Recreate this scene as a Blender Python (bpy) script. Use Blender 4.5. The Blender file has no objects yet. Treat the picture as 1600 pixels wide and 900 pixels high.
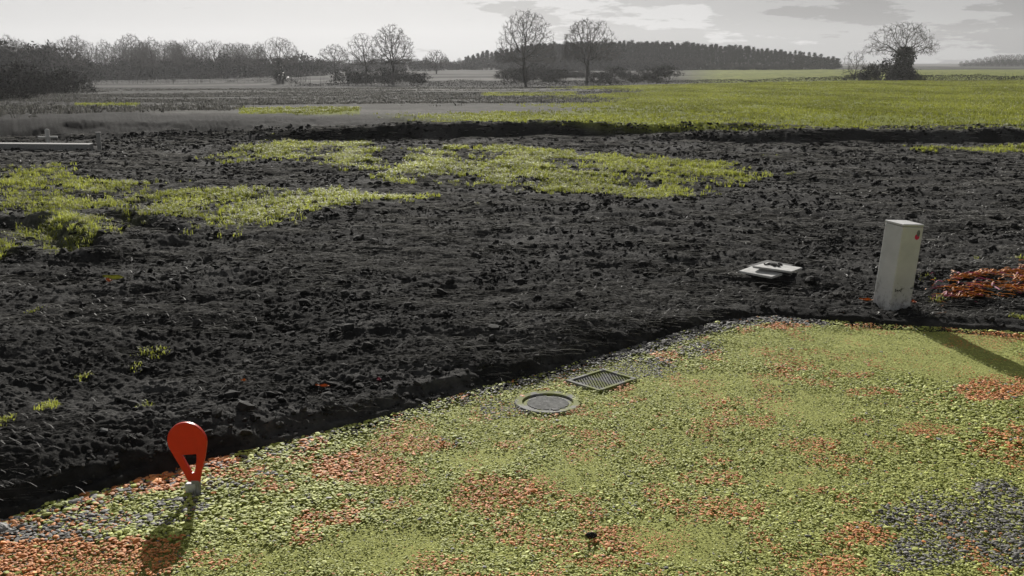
import bpy, bmesh, math, random
import numpy as np
from mathutils import Vector, Matrix

random.seed(11)
RNG = np.random.default_rng(7)
SC = bpy.context.scene
COL = SC.collection
PI = math.pi
R = math.radians

# ------------------------------------------------------------------ camera numbers
H, F = 1.6, 1550.0
PITCH = math.atan(351.0 / F)
CP, SP = math.cos(PITCH), math.sin(PITCH)
SUN_EL, SUN_AZ = R(24.0), R(-7.0)          # azimuth measured from +Y towards +X


def slope(py):
    v = py - 450.0
    return (F * SP + v * CP) / (F * CP - v * SP)


def G(px, py, z=0.0):
    """point of the ground plane (height z) seen at a pixel of the 1600x900 photograph"""
    v = py - 450.0
    t = (H - z) / (F * SP + v * CP)
    return (t * (px - 800.0), t * (F * CP - v * SP), z)


def AT(px, py, Y):
    v = py - 450.0
    t = Y / (F * CP - v * SP)
    return (t * (px - 800.0), Y, H - t * (F * SP + v * CP))


# ------------------------------------------------------------------ noise
def _hash(ix, iy, seed):
    h = (ix.astype(np.int64) * 374761393 + iy.astype(np.int64) * 668265263 + seed * 974634777) & 0xFFFFFFFF
    h = ((h ^ (h >> 13)) * 1274126177) & 0xFFFFFFFF
    h = (h ^ (h >> 16)) & 0xFFFFFFFF
    return h.astype(np.float64) / 4294967295.0


def vnoise(x, y, seed=0):
    ix, iy = np.floor(x), np.floor(y)
    fx, fy = x - ix, y - iy
    fx = fx * fx * fx * (fx * (fx * 6 - 15) + 10)
    fy = fy * fy * fy * (fy * (fy * 6 - 15) + 10)
    a, b = _hash(ix, iy, seed), _hash(ix + 1, iy, seed)
    c, d = _hash(ix, iy + 1, seed), _hash(ix + 1, iy + 1, seed)
    return (a * (1 - fx) + b * fx) * (1 - fy) + (c * (1 - fx) + d * fx) * fy


def fbm(x, y, octv=4, seed=0, gain=0.5):
    s, a, n = 0.0, 1.0, 0.0
    for i in range(octv):
        s = s + a * vnoise(x * 2 ** i + 17.3 * i, y * 2 ** i - 9.1 * i, seed + i)
        n += a
        a *= gain
    return s / n


def sstep(a, b, x):
    t = np.clip((x - a) / (b - a), 0, 1)
    return t * t * (3 - 2 * t)


# ------------------------------------------------------------------ plan of the place
EDGE_PX = [(-420, 925), (-150, 850), (0, 806), (150, 763), (300, 722), (450, 687), (600, 649), (750, 608), (850, 579),
           (950, 549), (1060, 517), (1120, 502), (1165, 495), (1210, 493), (1300, 499), (1400, 506), (1500, 511), (1600, 518),
           (1900, 528)]
GRAVEL_POLY = [G(*p)[:2] for p in EDGE_PX] + [(14.0, 5.2), (14.0, -8.0), (-10.0, -8.0)]
GRAVEL_POLY = np.array(GRAVEL_POLY)


def poly_sd(x, y, poly):
    """signed distance, negative inside"""
    d = np.full(x.shape, 1e9)
    ins = np.zeros(x.shape, bool)
    n = len(poly)
    for i in range(n):
        ax, ay = poly[i]
        bx, by = poly[(i + 1) % n]
        ex, ey = bx - ax, by - ay
        t = np.clip(((x - ax) * ex + (y - ay) * ey) / (ex * ex + ey * ey + 1e-12), 0, 1)
        d = np.minimum(d, np.hypot(x - ax - t * ex, y - ay - t * ey))
        c = ((ay > y) != (by > y)) & (x < ex * (y - ay) / (ey + 1e-12) + ax)
        ins ^= c
    return np.where(ins, -d, d)


PROF = {
    150: [(9.0, 0.0), (22.6, H - 22.6 * slope(222)), (23.9, H - 23.9 * slope(192)), (27, H - 27 * slope(182)), (60, H - 60 * slope(160)), (110, H - 110 * slope(146)),
          (200, H - 200 * slope(134)), (350, H - 350 * slope(123)), (900, H - 900 * slope(105)), (6000, H - 6000 * slope(99.6))],
    750: [(9.0, 0.0), (22.3, H - 22.3 * slope(219)), (22.6, H - 22.6 * slope(194)), (24.5, H - 24.5 * slope(190)), (70, H - 70 * slope(152)), (150, H - 150 * slope(137)),
          (170, H - 170 * slope(133)), (400, H - 400 * slope(109.5)), (900, H - 900 * slope(103)), (6000, H - 6000 * slope(99.6))],
    1400: [(9.0, 0.0), (21.0, H - 21.0 * slope(224)), (21.25, H - 21.25 * slope(203)), (23, H - 23 * slope(199)), (60, H - 60 * slope(151)), (150, H - 150 * slope(126)),
           (170, H - 170 * slope(123.5)), (400, H - 400 * slope(108)), (900, H - 900 * slope(103)), (6000, H - 6000 * slope(99.6))],
}


def terrain(x, y, detail=True, want=False):
    x = np.asarray(x, float)
    y = np.asarray(y, float)
    r = np.hypot(x, y)
    ye = np.where(y > 0.6 * r, y, 0.6 * r)
    wob = (fbm(x * 0.16 + 3, y * 0.05, 2, 91) - 0.5) * 0.9 + (fbm(x * 1.3, y * 0.2, 3, 92) - 0.5) * 0.35
    wob = wob * np.exp(-((ye - 23) / 12.0) ** 2)
    px = 800 + np.clip(x / np.maximum(ye, 0.5), -3, 3) * F
    zs = []
    for k in (150, 750, 1400):
        Y, Z = zip(*PROF[k])
        zs.append(np.interp(ye + wob, (0.0,) + Y, (0.0,) + Z))
    w1 = sstep(150, 750, px)
    w2 = sstep(750, 1400, px)
    z = zs[0] * (1 - w1) + (zs[1] * (1 - w2) + zs[2] * w2) * w1
    far = sstep(20, 200, r)
    z = z + (fbm(x * 0.02, y * 0.02, 3, 5) - 0.5) * 0.5 * sstep(60, 300, r) * (1 - sstep(500, 900, r) * 0.0)
    near = 1 - sstep(24, 60, r)
    sd = poly_sd(x, y, GRAVEL_POLY)
    pxl = px
    left_edge = 1 - sstep(1080, 1220, pxl)
    rise = (0.02 + 0.028 * left_edge) * sstep(0.0, 0.09, sd + (fbm(x * 9, y * 9, 3, 71) - 0.5) * 0.14)
    rise = rise * (1 - 0.55 * sstep(0.3, 1.6, sd))
    soil = rise + 0.02
    out = sstep(0.02, 0.25, sd)
    if detail:
        und = (fbm(x * 0.55, y * 0.55, 3, 21) - 0.5) * 0.16
        # plough-like drag marks, roughly across the view
        u = x * 0.96 - y * 0.28
        v = x * 0.28 + y * 0.96
        med = (fbm(u * 1.3, v * 3.4, 4, 31) - 0.5) * 0.10
        rg = 1 - np.abs(2 * fbm(u * 5.0, v * 9.0, 4, 41, 0.6) - 1)
        clod = (rg - 0.75) * 0.042
        fine = (fbm(x * 34, y * 34, 3, 51, 0.6) - 0.5) * 0.03
        amp = near * (0.25 + 0.75 * out)
        soil = soil + amp * (out * und * 0.9 + out * med * 0.9 + clod + fine)
        # two wheel ruts on the left
        for (a, b, w, dep) in ((G(10, 352), G(112, 402), 0.16, 0.13), (G(60, 352), G(150, 402), 0.11, 0.10), (G(180, 342), G(290, 374), 0.15, 0.10)):
            ax, ay, bx, by = a[0], a[1], b[0], b[1]
            ex, ey = bx - ax, by - ay
            t = np.clip(((x - ax) * ex + (y - ay) * ey) / (ex * ex + ey * ey), 0, 1)
            d = np.hypot(x - ax - t * ex, y - ay - t * ey)
            soil = soil - dep * np.exp(-(d / w) ** 2) + 0.4 * dep * np.exp(-((d - 2 * w) / w) ** 2)
    inside = -0.05
    base = np.where(sd < 0, inside + (soil - inside) * sstep(-0.06, 0.0, sd), soil)
    z = z + base * near
    if want:
        return z, sd, px, r, ye
    return z


def tz(x, y):
    return float(terrain(np.array([x]), np.array([y]))[0])


PATCH_PX = [
    [(345, 243), (380, 226), (420, 214), (560, 221), (592, 245), (585, 268), (500, 262), (400, 256)],
    [(612, 284), (650, 233), (720, 226), (850, 236), (1000, 243), (1180, 260), (1196, 276), (1120, 300), (1000, 312), (860, 313), (720, 302)],
    [(-150, 262), (0, 262), (60, 254), (170, 276), (275, 288), (200, 302), (265, 330), (150, 332), (60, 338), (-150, 345)],
    [(-150, 345), (40, 338), (100, 336), (185, 362), (160, 386), (100, 392), (60, 366), (-150, 362)],
    [(240, 340), (300, 312), (400, 294), (470, 305), (560, 304), (690, 318), (540, 336), (480, 362), (320, 384), (280, 362)],
    [(165, 300), (240, 296), (345, 300), (350, 322), (300, 344), (225, 346), (180, 325)],
    [(-150, 384), (0, 386), (18, 396), (14, 422), (-20, 430), (-150, 440)],
    [(1430, 232), (1600, 228), (1750, 226), (1750, 236), (1600, 238), (1440, 240)],
]
PATCHES = [np.array([G(a, b)[:2] for a, b in p]) for p in PATCH_PX]


def patch_density(x, y):
    d = np.full(np.shape(x), -4.0)
    for p in PATCHES:
        sc = 0.35
        d = np.maximum(d, -poly_sd(x, y, p) / sc)
    edge = sstep(-0.6, 1.2, d + (fbm(x * 1.2, y * 1.2, 3, 61) - 0.5) * 3.2)
    holes = sstep(0.43, 0.56, fbm(x * 1.1 + 5, y * 0.8, 3, 62, 0.6))
    return edge * (0.08 + 0.92 * holes)


def field_mask(x, y, px, ye):
    """grass sward of the field behind the bank: all of the right, strips on the left"""
    m = sstep(0.0, 0.5, ye - np.interp(px, [150, 750, 1400], [23.9, 22.6, 21.3]) + (fbm(x * 0.16 + 3, y * 0.05, 2, 91) - 0.5) * 0.9 + (fbm(x * 1.3, y * 0.2, 3, 92) - 0.5) * 0.35 - 0.1)
    n = fbm(x * 0.06, y * 0.03, 3, 83)
    right = sstep(860, 1000, px + (n - 0.5) * 500 + (ye - 60) * -0.9)
    strip1 = sstep(600, 760, px + (n - 0.5) * 300) * (1 - sstep(27, 33, ye + (n - 0.5) * 12))
    strip2 = ((px > 380) & (px < 565)) * sstep(28, 30, ye) * (1 - sstep(36, 40, ye))
    strip3 = ((px > 130) & (px < 225)) * sstep(42, 44, ye) * (1 - sstep(52, 56, ye))
    strip4 = ((px > 755) & (px < 900)) * sstep(74, 78, ye) * (1 - sstep(92, 98, ye)) * 0.8
    near = m * np.clip(right + strip1 + strip2 + strip3 + strip4, 0, 1) * (1 - sstep(148, 154, ye))
    farg = sstep(154, 160, ye) * (1 - sstep(385, 400, ye)) * sstep(1040, 1130, px) * sstep(150, 185, ye + (px - 1040) * 0.5)
    return np.clip(near + farg, 0, 1)


# ------------------------------------------------------------------ mesh helpers
def link(o, parent=None):
    COL.objects.link(o)
    if parent is not None:
        o.parent = parent
    return o


def np_mesh(name, V, Fc, mat=None, smooth=False, attrs=None):
    """V (n,3), Fc (m,k)"""
    me = bpy.data.meshes.new(name)
    V = np.ascontiguousarray(V, np.float32)
    Fc = np.ascontiguousarray(Fc, np.int32)
    k = Fc.shape[1]
    me.vertices.add(len(V))
    me.vertices.foreach_set('co', V.ravel())
    me.loops.add(Fc.size)
    me.loops.foreach_set('vertex_index', Fc.ravel())
    me.polygons.add(len(Fc))
    me.polygons.foreach_set('loop_start', np.arange(0, Fc.size, k, dtype=np.int32))
    me.polygons.foreach_set('use_smooth', np.full(len(Fc), smooth, bool))
    for an, (kind, data) in (attrs or {}).items():
        at = me.attributes.new(an, kind, 'POINT')
        if kind == 'FLOAT_COLOR':
            c = np.ones((len(V), 4), np.float32)
            c[:, :3] = data
            at.data.foreach_set('color', c.ravel())
        else:
            at.data.foreach_set('value', np.ascontiguousarray(data, np.float32))
    me.update(calc_edges=True)
    if mat:
        me.materials.append(mat)
    return me


def mobj(name, me, parent=None):
    return link(bpy.data.objects.new(name, me), parent)


def bm_obj(name, bm, mat, parent=None, smooth=False):
    me = bpy.data.meshes.new(name)
    bm.normal_update()
    bm.to_mesh(me)
    bm.free()
    if mat:
        me.materials.append(mat)
    if smooth:
        me.polygons.foreach_set('use_smooth', np.ones(len(me.polygons), bool))
    return mobj(name, me, parent)


def empty(name, loc, rz=0):
    o = bpy.data.objects.new(name, None)
    o.empty_display_size = 0.2
    o.location = loc
    o.rotation_euler = (0, 0, rz)
    return link(o)


def tag(o, label, cat, group=None):
    o['label'] = label
    o['category'] = cat
    if group:
        o['group'] = group
    return o


def copy_tree(o, parent=None):
    c = o.copy()
    COL.objects.link(c)
    c.parent = parent
    for ch in list(o.children):
        copy_tree(ch, c)
    return c


def box_bm(bm, x0, x1, y0, y1, z0, z1, bev=0.0, M=None):
    r = bmesh.ops.create_cube(bm, size=1.0)
    vs = r['verts']
    for v in vs:
        v.co = Vector((x0 + (v.co.x + .5) * (x1 - x0), y0 + (v.co.y + .5) * (y1 - y0), z0 + (v.co.z + .5) * (z1 - z0)))
    if bev:
        es = list({e for v in vs for e in v.link_edges})
        rr = bmesh.ops.bevel(bm, geom=es, offset=bev, segments=2, affect='EDGES', profile=0.5)
        vs = list({v for f in rr['faces'] for v in f.verts} | {v for v in vs if v.is_valid})
    if M is not None:
        for v in vs:
            v.co = M @ v.co
    return vs


# ------------------------------------------------------------------ materials
def new_mat(name):
    m = bpy.data.materials.new(name)
    m.use_nodes = True
    nt = m.node_tree
    for n in list(nt.nodes):
        nt.nodes.remove(n)
    out = nt.nodes.new('ShaderNodeOutputMaterial')
    return m, nt, out


def principled(nt, out, rough=0.8, spec=0.3):
    b = nt.nodes.new('ShaderNodeBsdfPrincipled')
    b.inputs['Roughness'].default_value = rough
    b.inputs['Specular IOR Level'].default_value = spec
    nt.links.new(b.outputs[0], out.inputs[0])
    return b


def noise_node(nt, scale, detail=4, rough=0.6, vec=None):
    n = nt.nodes.new('ShaderNodeTexNoise')
    n.inputs['Scale'].default_value = scale
    n.inputs['Detail'].default_value = detail
    n.inputs['Roughness'].default_value = rough
    if vec is not None:
        nt.links.new(vec, n.inputs['Vector'])
    return n


def ramp(nt, fac, stops):
    r = nt.nodes.new('ShaderNodeValToRGB')
    el = r.color_ramp.elements
    while len(el) < len(stops):
        el.new(0.5)
    for e, (p, c) in zip(el, stops):
        e.position = p
        e.color = (c[0], c[1], c[2], 1)
    nt.links.new(fac, r.inputs[0])
    return r


def mul(nt, a, b, fac=1.0):
    m = nt.nodes.new('ShaderNodeMix')
    m.data_type = 'RGBA'
    m.blend_type = 'MULTIPLY'
    m.inputs[0].default_value = fac
    nt.links.new(a, m.inputs[6])
    nt.links.new(b, m.inputs[7])
    return m.outputs[2]


def obj_coord(nt):
    return nt.nodes.new('ShaderNodeTexCoord').outputs['Object']


def add_bump(nt, bsdf, height, strength, dist):
    b = nt.nodes.new('ShaderNodeBump')
    b.inputs['Strength'].default_value = strength
    b.inputs['Distance'].default_value = dist
    nt.links.new(height, b.inputs['Height'])
    nt.links.new(b.outputs[0], bsdf.inputs['Normal'])


def noisy(name, stops, scale, rough=0.8, spec=0.3, bump=0.0, bdist=0.01, detail=5, bscale=None):
    m, nt, out = new_mat(name)
    b = principled(nt, out, rough, spec)
    co = obj_coord(nt)
    n = noise_node(nt, scale, detail, 0.6, co)
    r = ramp(nt, n.outputs['Fac'], stops)
    nt.links.new(r.outputs[0], b.inputs['Base Color'])
    if bump:
        n2 = noise_node(nt, bscale or scale * 2, 4, 0.6, co)
        add_bump(nt, b, n2.outputs['Fac'], bump, bdist)
    return m


def attr_mat(name, attr, rough=0.85, spec=0.25, var=(0.7, 1.25), scale=40, transl=0.0, tint=(1, 1, 1), bump=0.0, bdist=0.002):
    m, nt, out = new_mat(name)
    b = principled(nt, out, rough, spec)
    a = nt.nodes.new('ShaderNodeAttribute')
    a.attribute_name = attr
    n = noise_node(nt, scale, 3, 0.6, obj_coord(nt))
    r = ramp(nt, n.outputs['Fac'], [(0.25, (var[0],) * 3), (0.75, (var[1],) * 3)])
    c = mul(nt, a.outputs['Color'], r.outputs[0])
    nt.links.new(c, b.inputs['Base Color'])
    if bump:
        add_bump(nt, b, n.outputs['Fac'], bump, bdist)
    if transl:
        t = nt.nodes.new('ShaderNodeBsdfTranslucent')
        tc = nt.nodes.new('ShaderNodeMix')
        tc.data_type = 'RGBA'
        tc.blend_type = 'MULTIPLY'
        tc.inputs[0].default_value = 1
        nt.links.new(c, tc.inputs[6])
        tc.inputs[7].default_value = (*tint, 1)
        nt.links.new(tc.outputs[2], t.inputs[0])
        mx = nt.nodes.new('ShaderNodeMixShader')
        mx.inputs[0].default_value = transl
        nt.links.new(b.outputs[0], mx.inputs[1])
        nt.links.new(t.outputs[0], mx.inputs[2])
        nt.links.new(mx.outputs[0], out.inputs[0])
    return m


M_GROUND, nt, out = new_mat('ground_soil')
_b = principled(nt, out, 1.0, 0.03)
_a = nt.nodes.new('ShaderNodeAttribute')
_a.attribute_name = 'surf'
_co = obj_coord(nt)
_n = noise_node(nt, 22, 6, 0.65, _co)
_r = ramp(nt, _n.outputs['Fac'], [(0.3, (0.6,) * 3), (0.7, (1.4,) * 3)])
_n2 = noise_node(nt, 1.4, 4, 0.6, _co)
_r2 = ramp(nt, _n2.outputs['Fac'], [(0.3, (0.72,) * 3), (0.7, (1.25,) * 3)])
nt.links.new(mul(nt, mul(nt, _a.outputs['Color'], _r.outputs[0]), _r2.outputs[0]), _b.inputs['Base Color'])
_n3 = noise_node(nt, 60, 5, 0.7, _co)
add_bump(nt, _b, _n3.outputs['Fac'], 0.7, 0.015)

M_CLOD = attr_mat('soil_clod', 'col', 0.95, 0.12, (0.6, 1.4), 60, bump=0.6, bdist=0.004)
M_STONE = attr_mat('gravel_stone', 'col', 0.72, 0.3, (0.72, 1.22), 150, bump=0.3, bdist=0.001)
M_BED = noisy('gravel_fines', [(0.3, (0.18, 0.195, 0.05)), (0.7, (0.33, 0.345, 0.105))], 60, 0.95, 0.1, 0.8, 0.006)
M_GRASS = attr_mat('grass_blade', 'col', 0.6, 0.3, (0.75, 1.2), 3, transl=0.42, tint=(1.1, 1.12, 0.8))
M_STRAW = attr_mat('dead_straw', 'col', 0.7, 0.3, (0.8, 1.15), 8, transl=0.25)
M_BARK = noisy('bark', [(0.3, (0.035, 0.033, 0.03)), (0.7, (0.085, 0.08, 0.072))], 3, 0.9, 0.15)
M_TWIG = noisy('twig_bark', [(0.3, (0.05, 0.047, 0.042)), (0.7, (0.10, 0.094, 0.084))], 2, 0.9, 0.15)
M_NEEDLE = noisy('pine_needles', [(0.3, (0.008, 0.009, 0.007)), (0.7, (0.020, 0.022, 0.017))], 1.2, 0.8, 0.2)
M_SCRUB = noisy('scrub_twigs', [(0.3, (0.020, 0.020, 0.017)), (0.7, (0.05, 0.049, 0.041))], 1.0, 0.9, 0.15)
M_IVY = noisy('ivy_leaf', [(0.3, (0.014, 0.018, 0.012)), (0.7, (0.035, 0.042, 0.026))], 2.0, 0.5, 0.4)
M_WHITE = noisy('weathered_white_plastic', [(0.3, (0.40, 0.40, 0.395)), (0.7, (0.50, 0.50, 0.495))], 7, 0.42, 0.4, 0.03, 0.002)
nt = M_WHITE.node_tree
_b = [n for n in nt.nodes if n.type == 'BSDF_PRINCIPLED'][0]
_src = _b.inputs['Base Color'].links[0].from_socket
_co = obj_coord(nt)
_sep = nt.nodes.new('ShaderNodeSeparateXYZ')
nt.links.new(_co, _sep.inputs[0])
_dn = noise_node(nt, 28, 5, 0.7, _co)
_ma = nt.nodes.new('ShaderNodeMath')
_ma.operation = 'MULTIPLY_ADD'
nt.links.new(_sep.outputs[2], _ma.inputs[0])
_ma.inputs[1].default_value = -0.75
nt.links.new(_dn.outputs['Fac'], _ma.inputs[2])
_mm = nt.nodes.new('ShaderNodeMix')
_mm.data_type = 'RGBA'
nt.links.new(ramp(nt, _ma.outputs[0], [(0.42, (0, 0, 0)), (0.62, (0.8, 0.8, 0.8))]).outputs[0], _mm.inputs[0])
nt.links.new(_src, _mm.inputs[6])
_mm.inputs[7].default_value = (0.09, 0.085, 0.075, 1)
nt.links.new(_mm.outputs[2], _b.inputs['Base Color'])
M_CONC = noisy('pale_concrete', [(0.3, (0.30, 0.30, 0.29)), (0.7, (0.48, 0.48, 0.465))], 30, 0.85, 0.2, 0.5, 0.003)
M_CONC_DK = noisy('grey_concrete', [(0.3, (0.16, 0.16, 0.155)), (0.7, (0.30, 0.30, 0.29))], 45, 0.88, 0.2, 0.6, 0.004)
M_IRON = noisy('cast_iron', [(0.3, (0.07, 0.07, 0.068)), (0.7, (0.17, 0.168, 0.16))], 60, 0.6, 0.4, 0.4, 0.002)
M_RIM = noisy('pale_rim', [(0.3, (0.13, 0.13, 0.125)), (0.7, (0.29, 0.29, 0.28))], 35, 0.7, 0.3, 0.4, 0.002)
M_RIM, nt, out = new_mat('worn_mossy_rim')
_b = principled(nt, out, 0.85, 0.15)
_co = obj_coord(nt)
_r = ramp(nt, noise_node(nt, 40, 5, 0.65, _co).outputs['Fac'], [(0.3, (0.11, 0.11, 0.105)), (0.7, (0.27, 0.27, 0.26))])
_mn = noise_node(nt, 9, 3, 0.6, _co)
_mm = nt.nodes.new('ShaderNodeMix')
_mm.data_type = 'RGBA'
nt.links.new(ramp(nt, _mn.outputs['Fac'], [(0.46, (0, 0, 0)), (0.56, (1, 1, 1))]).outputs[0], _mm.inputs[0])
nt.links.new(_r.outputs[0], _mm.inputs[6])
_mm.inputs[7].default_value = (0.15, 0.165, 0.045, 1)
nt.links.new(_mm.outputs[2], _b.inputs['Base Color'])
add_bump(nt, _b, noise_node(nt, 70, 4, 0.6, _co).outputs['Fac'], 0.5, 0.003)
M_PANEL = noisy('pale_panel', [(0.3, (0.26, 0.26, 0.25)), (0.7, (0.42, 0.42, 0.41))], 25, 0.8, 0.2, 0.4, 0.002)
M_DARK = noisy('black_gap', [(0.3, (0.015, 0.015, 0.015)), (0.7, (0.03, 0.03, 0.03))], 20, 0.8, 0.2)
M_INK = noisy('dark_print', [(0.3, (0.02, 0.02, 0.02)), (0.7, (0.04, 0.04, 0.04))], 20, 0.5, 0.3)
M_LOGORED = noisy('red_print', [(0.3, (0.42, 0.015, 0.06)), (0.7, (0.5, 0.02, 0.08))], 20, 0.5, 0.3)

M_RED, nt, out = new_mat('red_plastic')
_b = principled(nt, out, 0.38, 0.4)
_n = noise_node(nt, 25, 4, 0.6, obj_coord(nt))
_r = ramp(nt, _n.outputs['Fac'], [(0.3, (0.52, 0.024, 0.004)), (0.7, (0.60, 0.030, 0.006))])
nt.links.new(_r.outputs[0], _b.inputs['Base Color'])
_t = nt.nodes.new('ShaderNodeBsdfTranslucent')
nt.links.new(_r.outputs[0], _t.inputs[0])
_m = nt.nodes.new('ShaderNodeMixShader')
_m.inputs[0].default_value = 0.16
nt.links.new(_b.outputs[0], _m.inputs[1])
nt.links.new(_t.outputs[0], _m.inputs[2])
nt.links.new(_m.outputs[0], out.inputs[0])

# ------------------------------------------------------------------ ground sheet
def build_ground():
    fine = np.linspace(R(-37), R(37), 1180)
    rest = np.linspace(R(37), R(323), 90)[1:-1]
    az = np.concatenate([fine, rest])
    rr = [0.25, 0.6, 1.0, 1.4, 1.8, 2.1]
    while rr[-1] < 26:
        y = rr[-1]
        rr.append(y + min(max(0.009, y * y / 2600.0), 0.16))
    while rr[-1] < 9000:
        rr.append(rr[-1] * 1.035)
    rr = np.array(rr)
    A, Rr = np.meshgrid(az, rr)
    x, y = Rr * np.sin(A), Rr * np.cos(A)
    z, sd, px, r, ye = terrain(x, y, True, True)
    front = y > 0.6 * r
    n0 = fbm(x * 0.8, y * 0.8, 3, 101)
    soil = np.array([0.026, 0.0255, 0.0245])
    stub = np.array([0.052, 0.051, 0.047])
    grass = np.array([0.115, 0.13, 0.024])
    col = np.ones(x.shape + (3,)) * soil
    far = sstep(24.0, 26.5, ye + (n0 - 0.5) * 2)
    left_stub = far[..., None]
    bands = (np.clip(2.6 * fbm(x * 0.012, y * 0.085, 3, 103) - 0.55, 0.25, 1.9) * (0.5 + fbm(x * 0.25, y * 0.25, 4, 104, .65)))[..., None]
    col = col * (1 - left_stub) + stub * bands * left_stub
    wedge = (sstep(24.0, 25.5, ye) * (1 - sstep(-25, 25, px - (255 - (ye - 26) * 4.2) + (n0 - 0.5) * 60)) * (1 - sstep(70, 85, ye)))[..., None]
    col = col * (1 - wedge) + soil * 0.9 * wedge
    fm = field_mask(x, y, px, ye)
    gmott = (0.6 + 0.8 * fbm(x * 0.5, y * 0.22, 4, 105, 0.65))[..., None]
    col = col * (1 - fm[..., None]) + grass * gmott * fm[..., None]
    pd = np.zeros_like(x)
    sel = (r < 30) & front
    pd[sel] = patch_density(x[sel], y[sel])
    col = col * (1 - 0.55 * pd[..., None]) + np.array([0.05, 0.06, 0.018]) * 0.55 * pd[..., None]
    # dry, paler crumb on the higher soil
    dry = (sstep(0.5, 0.75, fbm(x * 2.2, y * 3.1, 4, 107)) * (r < 24))[..., None]
    col = col * (1 + 1.0 * dry) * (1 + 0.55 * sstep(6, 12, ye) * (1 - sstep(21, 23, ye)) * (1 - 0.6 * sstep(700, 1300, px)))[..., None]  # second factor paints the pale flare veil into mid-distance soil, strongest at left
    nr, na = x.shape
    V = np.stack([x, y, z], -1).reshape(-1, 3)
    C = col.reshape(-1, 3)
    i = np.arange(nr - 1)[:, None] * na
    j = np.arange(na)[None, :]
    j2 = (j + 1) % na
    Q = np.stack([i + j, i + j2, i + na + j2, i + na + j], -1).reshape(-1, 4)
    # centre cap
    V = np.vstack([V, [[0, 0, -0.05]]])
    C = np.vstack([C, [[0.05, 0.05, 0.03]]])
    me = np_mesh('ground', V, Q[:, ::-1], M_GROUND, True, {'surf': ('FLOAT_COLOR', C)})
    o = mobj('ground', me)
    o['kind'] = 'structure'


build_ground()

# ------------------------------------------------------------------ gravel bed and gravel
def gravel_z(x, y):
    return (fbm(x * 1.1, y * 1.1, 3, 201) - 0.5) * 0.04 + (fbm(x * 6, y * 6, 2, 203) - 0.5) * 0.012


def build_bed():
    xs = np.linspace(-5.5, 9.5, 260)
    ys = np.linspace(-4, 8.2, 220)
    X, Y = np.meshgrid(xs, ys)
    Z = gravel_z(X, Y) - 0.012
    sd = poly_sd(X, Y, GRAVEL_POLY)
    Z = np.where(sd > -0.05, Z - np.clip((sd + 0.05), 0, 1.0) * 0.9, Z)
    ny, nx = X.shape
    idx = np.arange(ny * nx).reshape(ny, nx)
    Q = np.stack([idx[:-1, :-1], idx[:-1, 1:], idx[1:, 1:], idx[1:, :-1]], -1).reshape(-1, 4)
    keep = (sd.ravel()[Q] < 0.12).all(1)
    Q = Q[keep]
    V = np.stack([X, Y, Z], -1).reshape(-1, 3)
    used = np.unique(Q)
    mp = np.full(len(V), -1)
    mp[used] = np.arange(len(used))
    o = mobj('gravel_bed', np_mesh('gravel_bed', V[used], mp[Q], M_BED, True))
    o['kind'] = 'structure'


build_bed()


def ico(sub):
    bm = bmesh.new()
    bmesh.ops.create_icosphere(bm, subdivisions=sub, radius=1.0)
    V = np.array([v.co[:] for v in bm.verts])
    Fc = np.array([[v.index for v in f.verts] for f in bm.faces])
    bm.free()
    return V, Fc


ICO1, ICO2 = ico(1), ico(2)


def rocks(P, S, flat, tpl, jitter, C, rng, tilt=0.5):
    """P (n,3) centres, S (n,) radius, flat (n,) z squash -> verts, faces, colours"""
    BV, BF = tpl
    n, k = len(P), len(BV)
    # angular: random plane directions cut the sphere
    D = rng.normal(size=(n, 7, 3))
    D /= np.linalg.norm(D, axis=2, keepdims=True)
    Vv = np.repeat(BV[None], n, 0)
    for q in range(7):
        dist = rng.uniform(0.42, 0.85, (n, 1))
        dd = np.einsum('nkj,nj->nk', Vv, D[:, q])
        over = np.clip(dd - dist, 0, None) * jitter
        Vv = Vv - over[..., None] * D[:, q][:, None, :]
    el = rng.uniform(0.75, 1.35, (n, 1))
    Vv[..., 0] *= el
    Vv[..., 1] /= el
    Vv[..., 2] *= flat[:, None]
    # tilt and spin
    ax = rng.uniform(-tilt, tilt, n)
    ay = rng.uniform(-tilt, tilt, n)
    az = rng.uniform(0, 2 * PI, n)

    def rot(V, a, i, j):
        c, s = np.cos(a)[:, None], np.sin(a)[:, None]
        u, w = V[..., i].copy(), V[..., j].copy()
        V[..., i] = c * u - s * w
        V[..., j] = s * u + c * w
    rot(Vv, az, 0, 1)
    rot(Vv, ax, 1, 2)
    rot(Vv, ay, 0, 2)
    Vv = Vv * S[:, None, None] + P[:, None, :]
    Fv = BF[None] + (np.arange(n) * k)[:, None, None]
    return Vv.reshape(-1, 3), Fv.reshape(-1, 3), np.repeat(C, k, 0)


def fan_points(n, y0, y1, half=0.62, rng=RNG, power=1.0):
    """points in the wedge in front of the camera; power 1 = even per area"""
    u = rng.uniform(0, 1, n)
    y = (y0 ** (power + 1) + u * (y1 ** (power + 1) - y0 ** (power + 1))) ** (1 / (power + 1))
    x = rng.uniform(-half, half, n) * y
    return x, y


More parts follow.
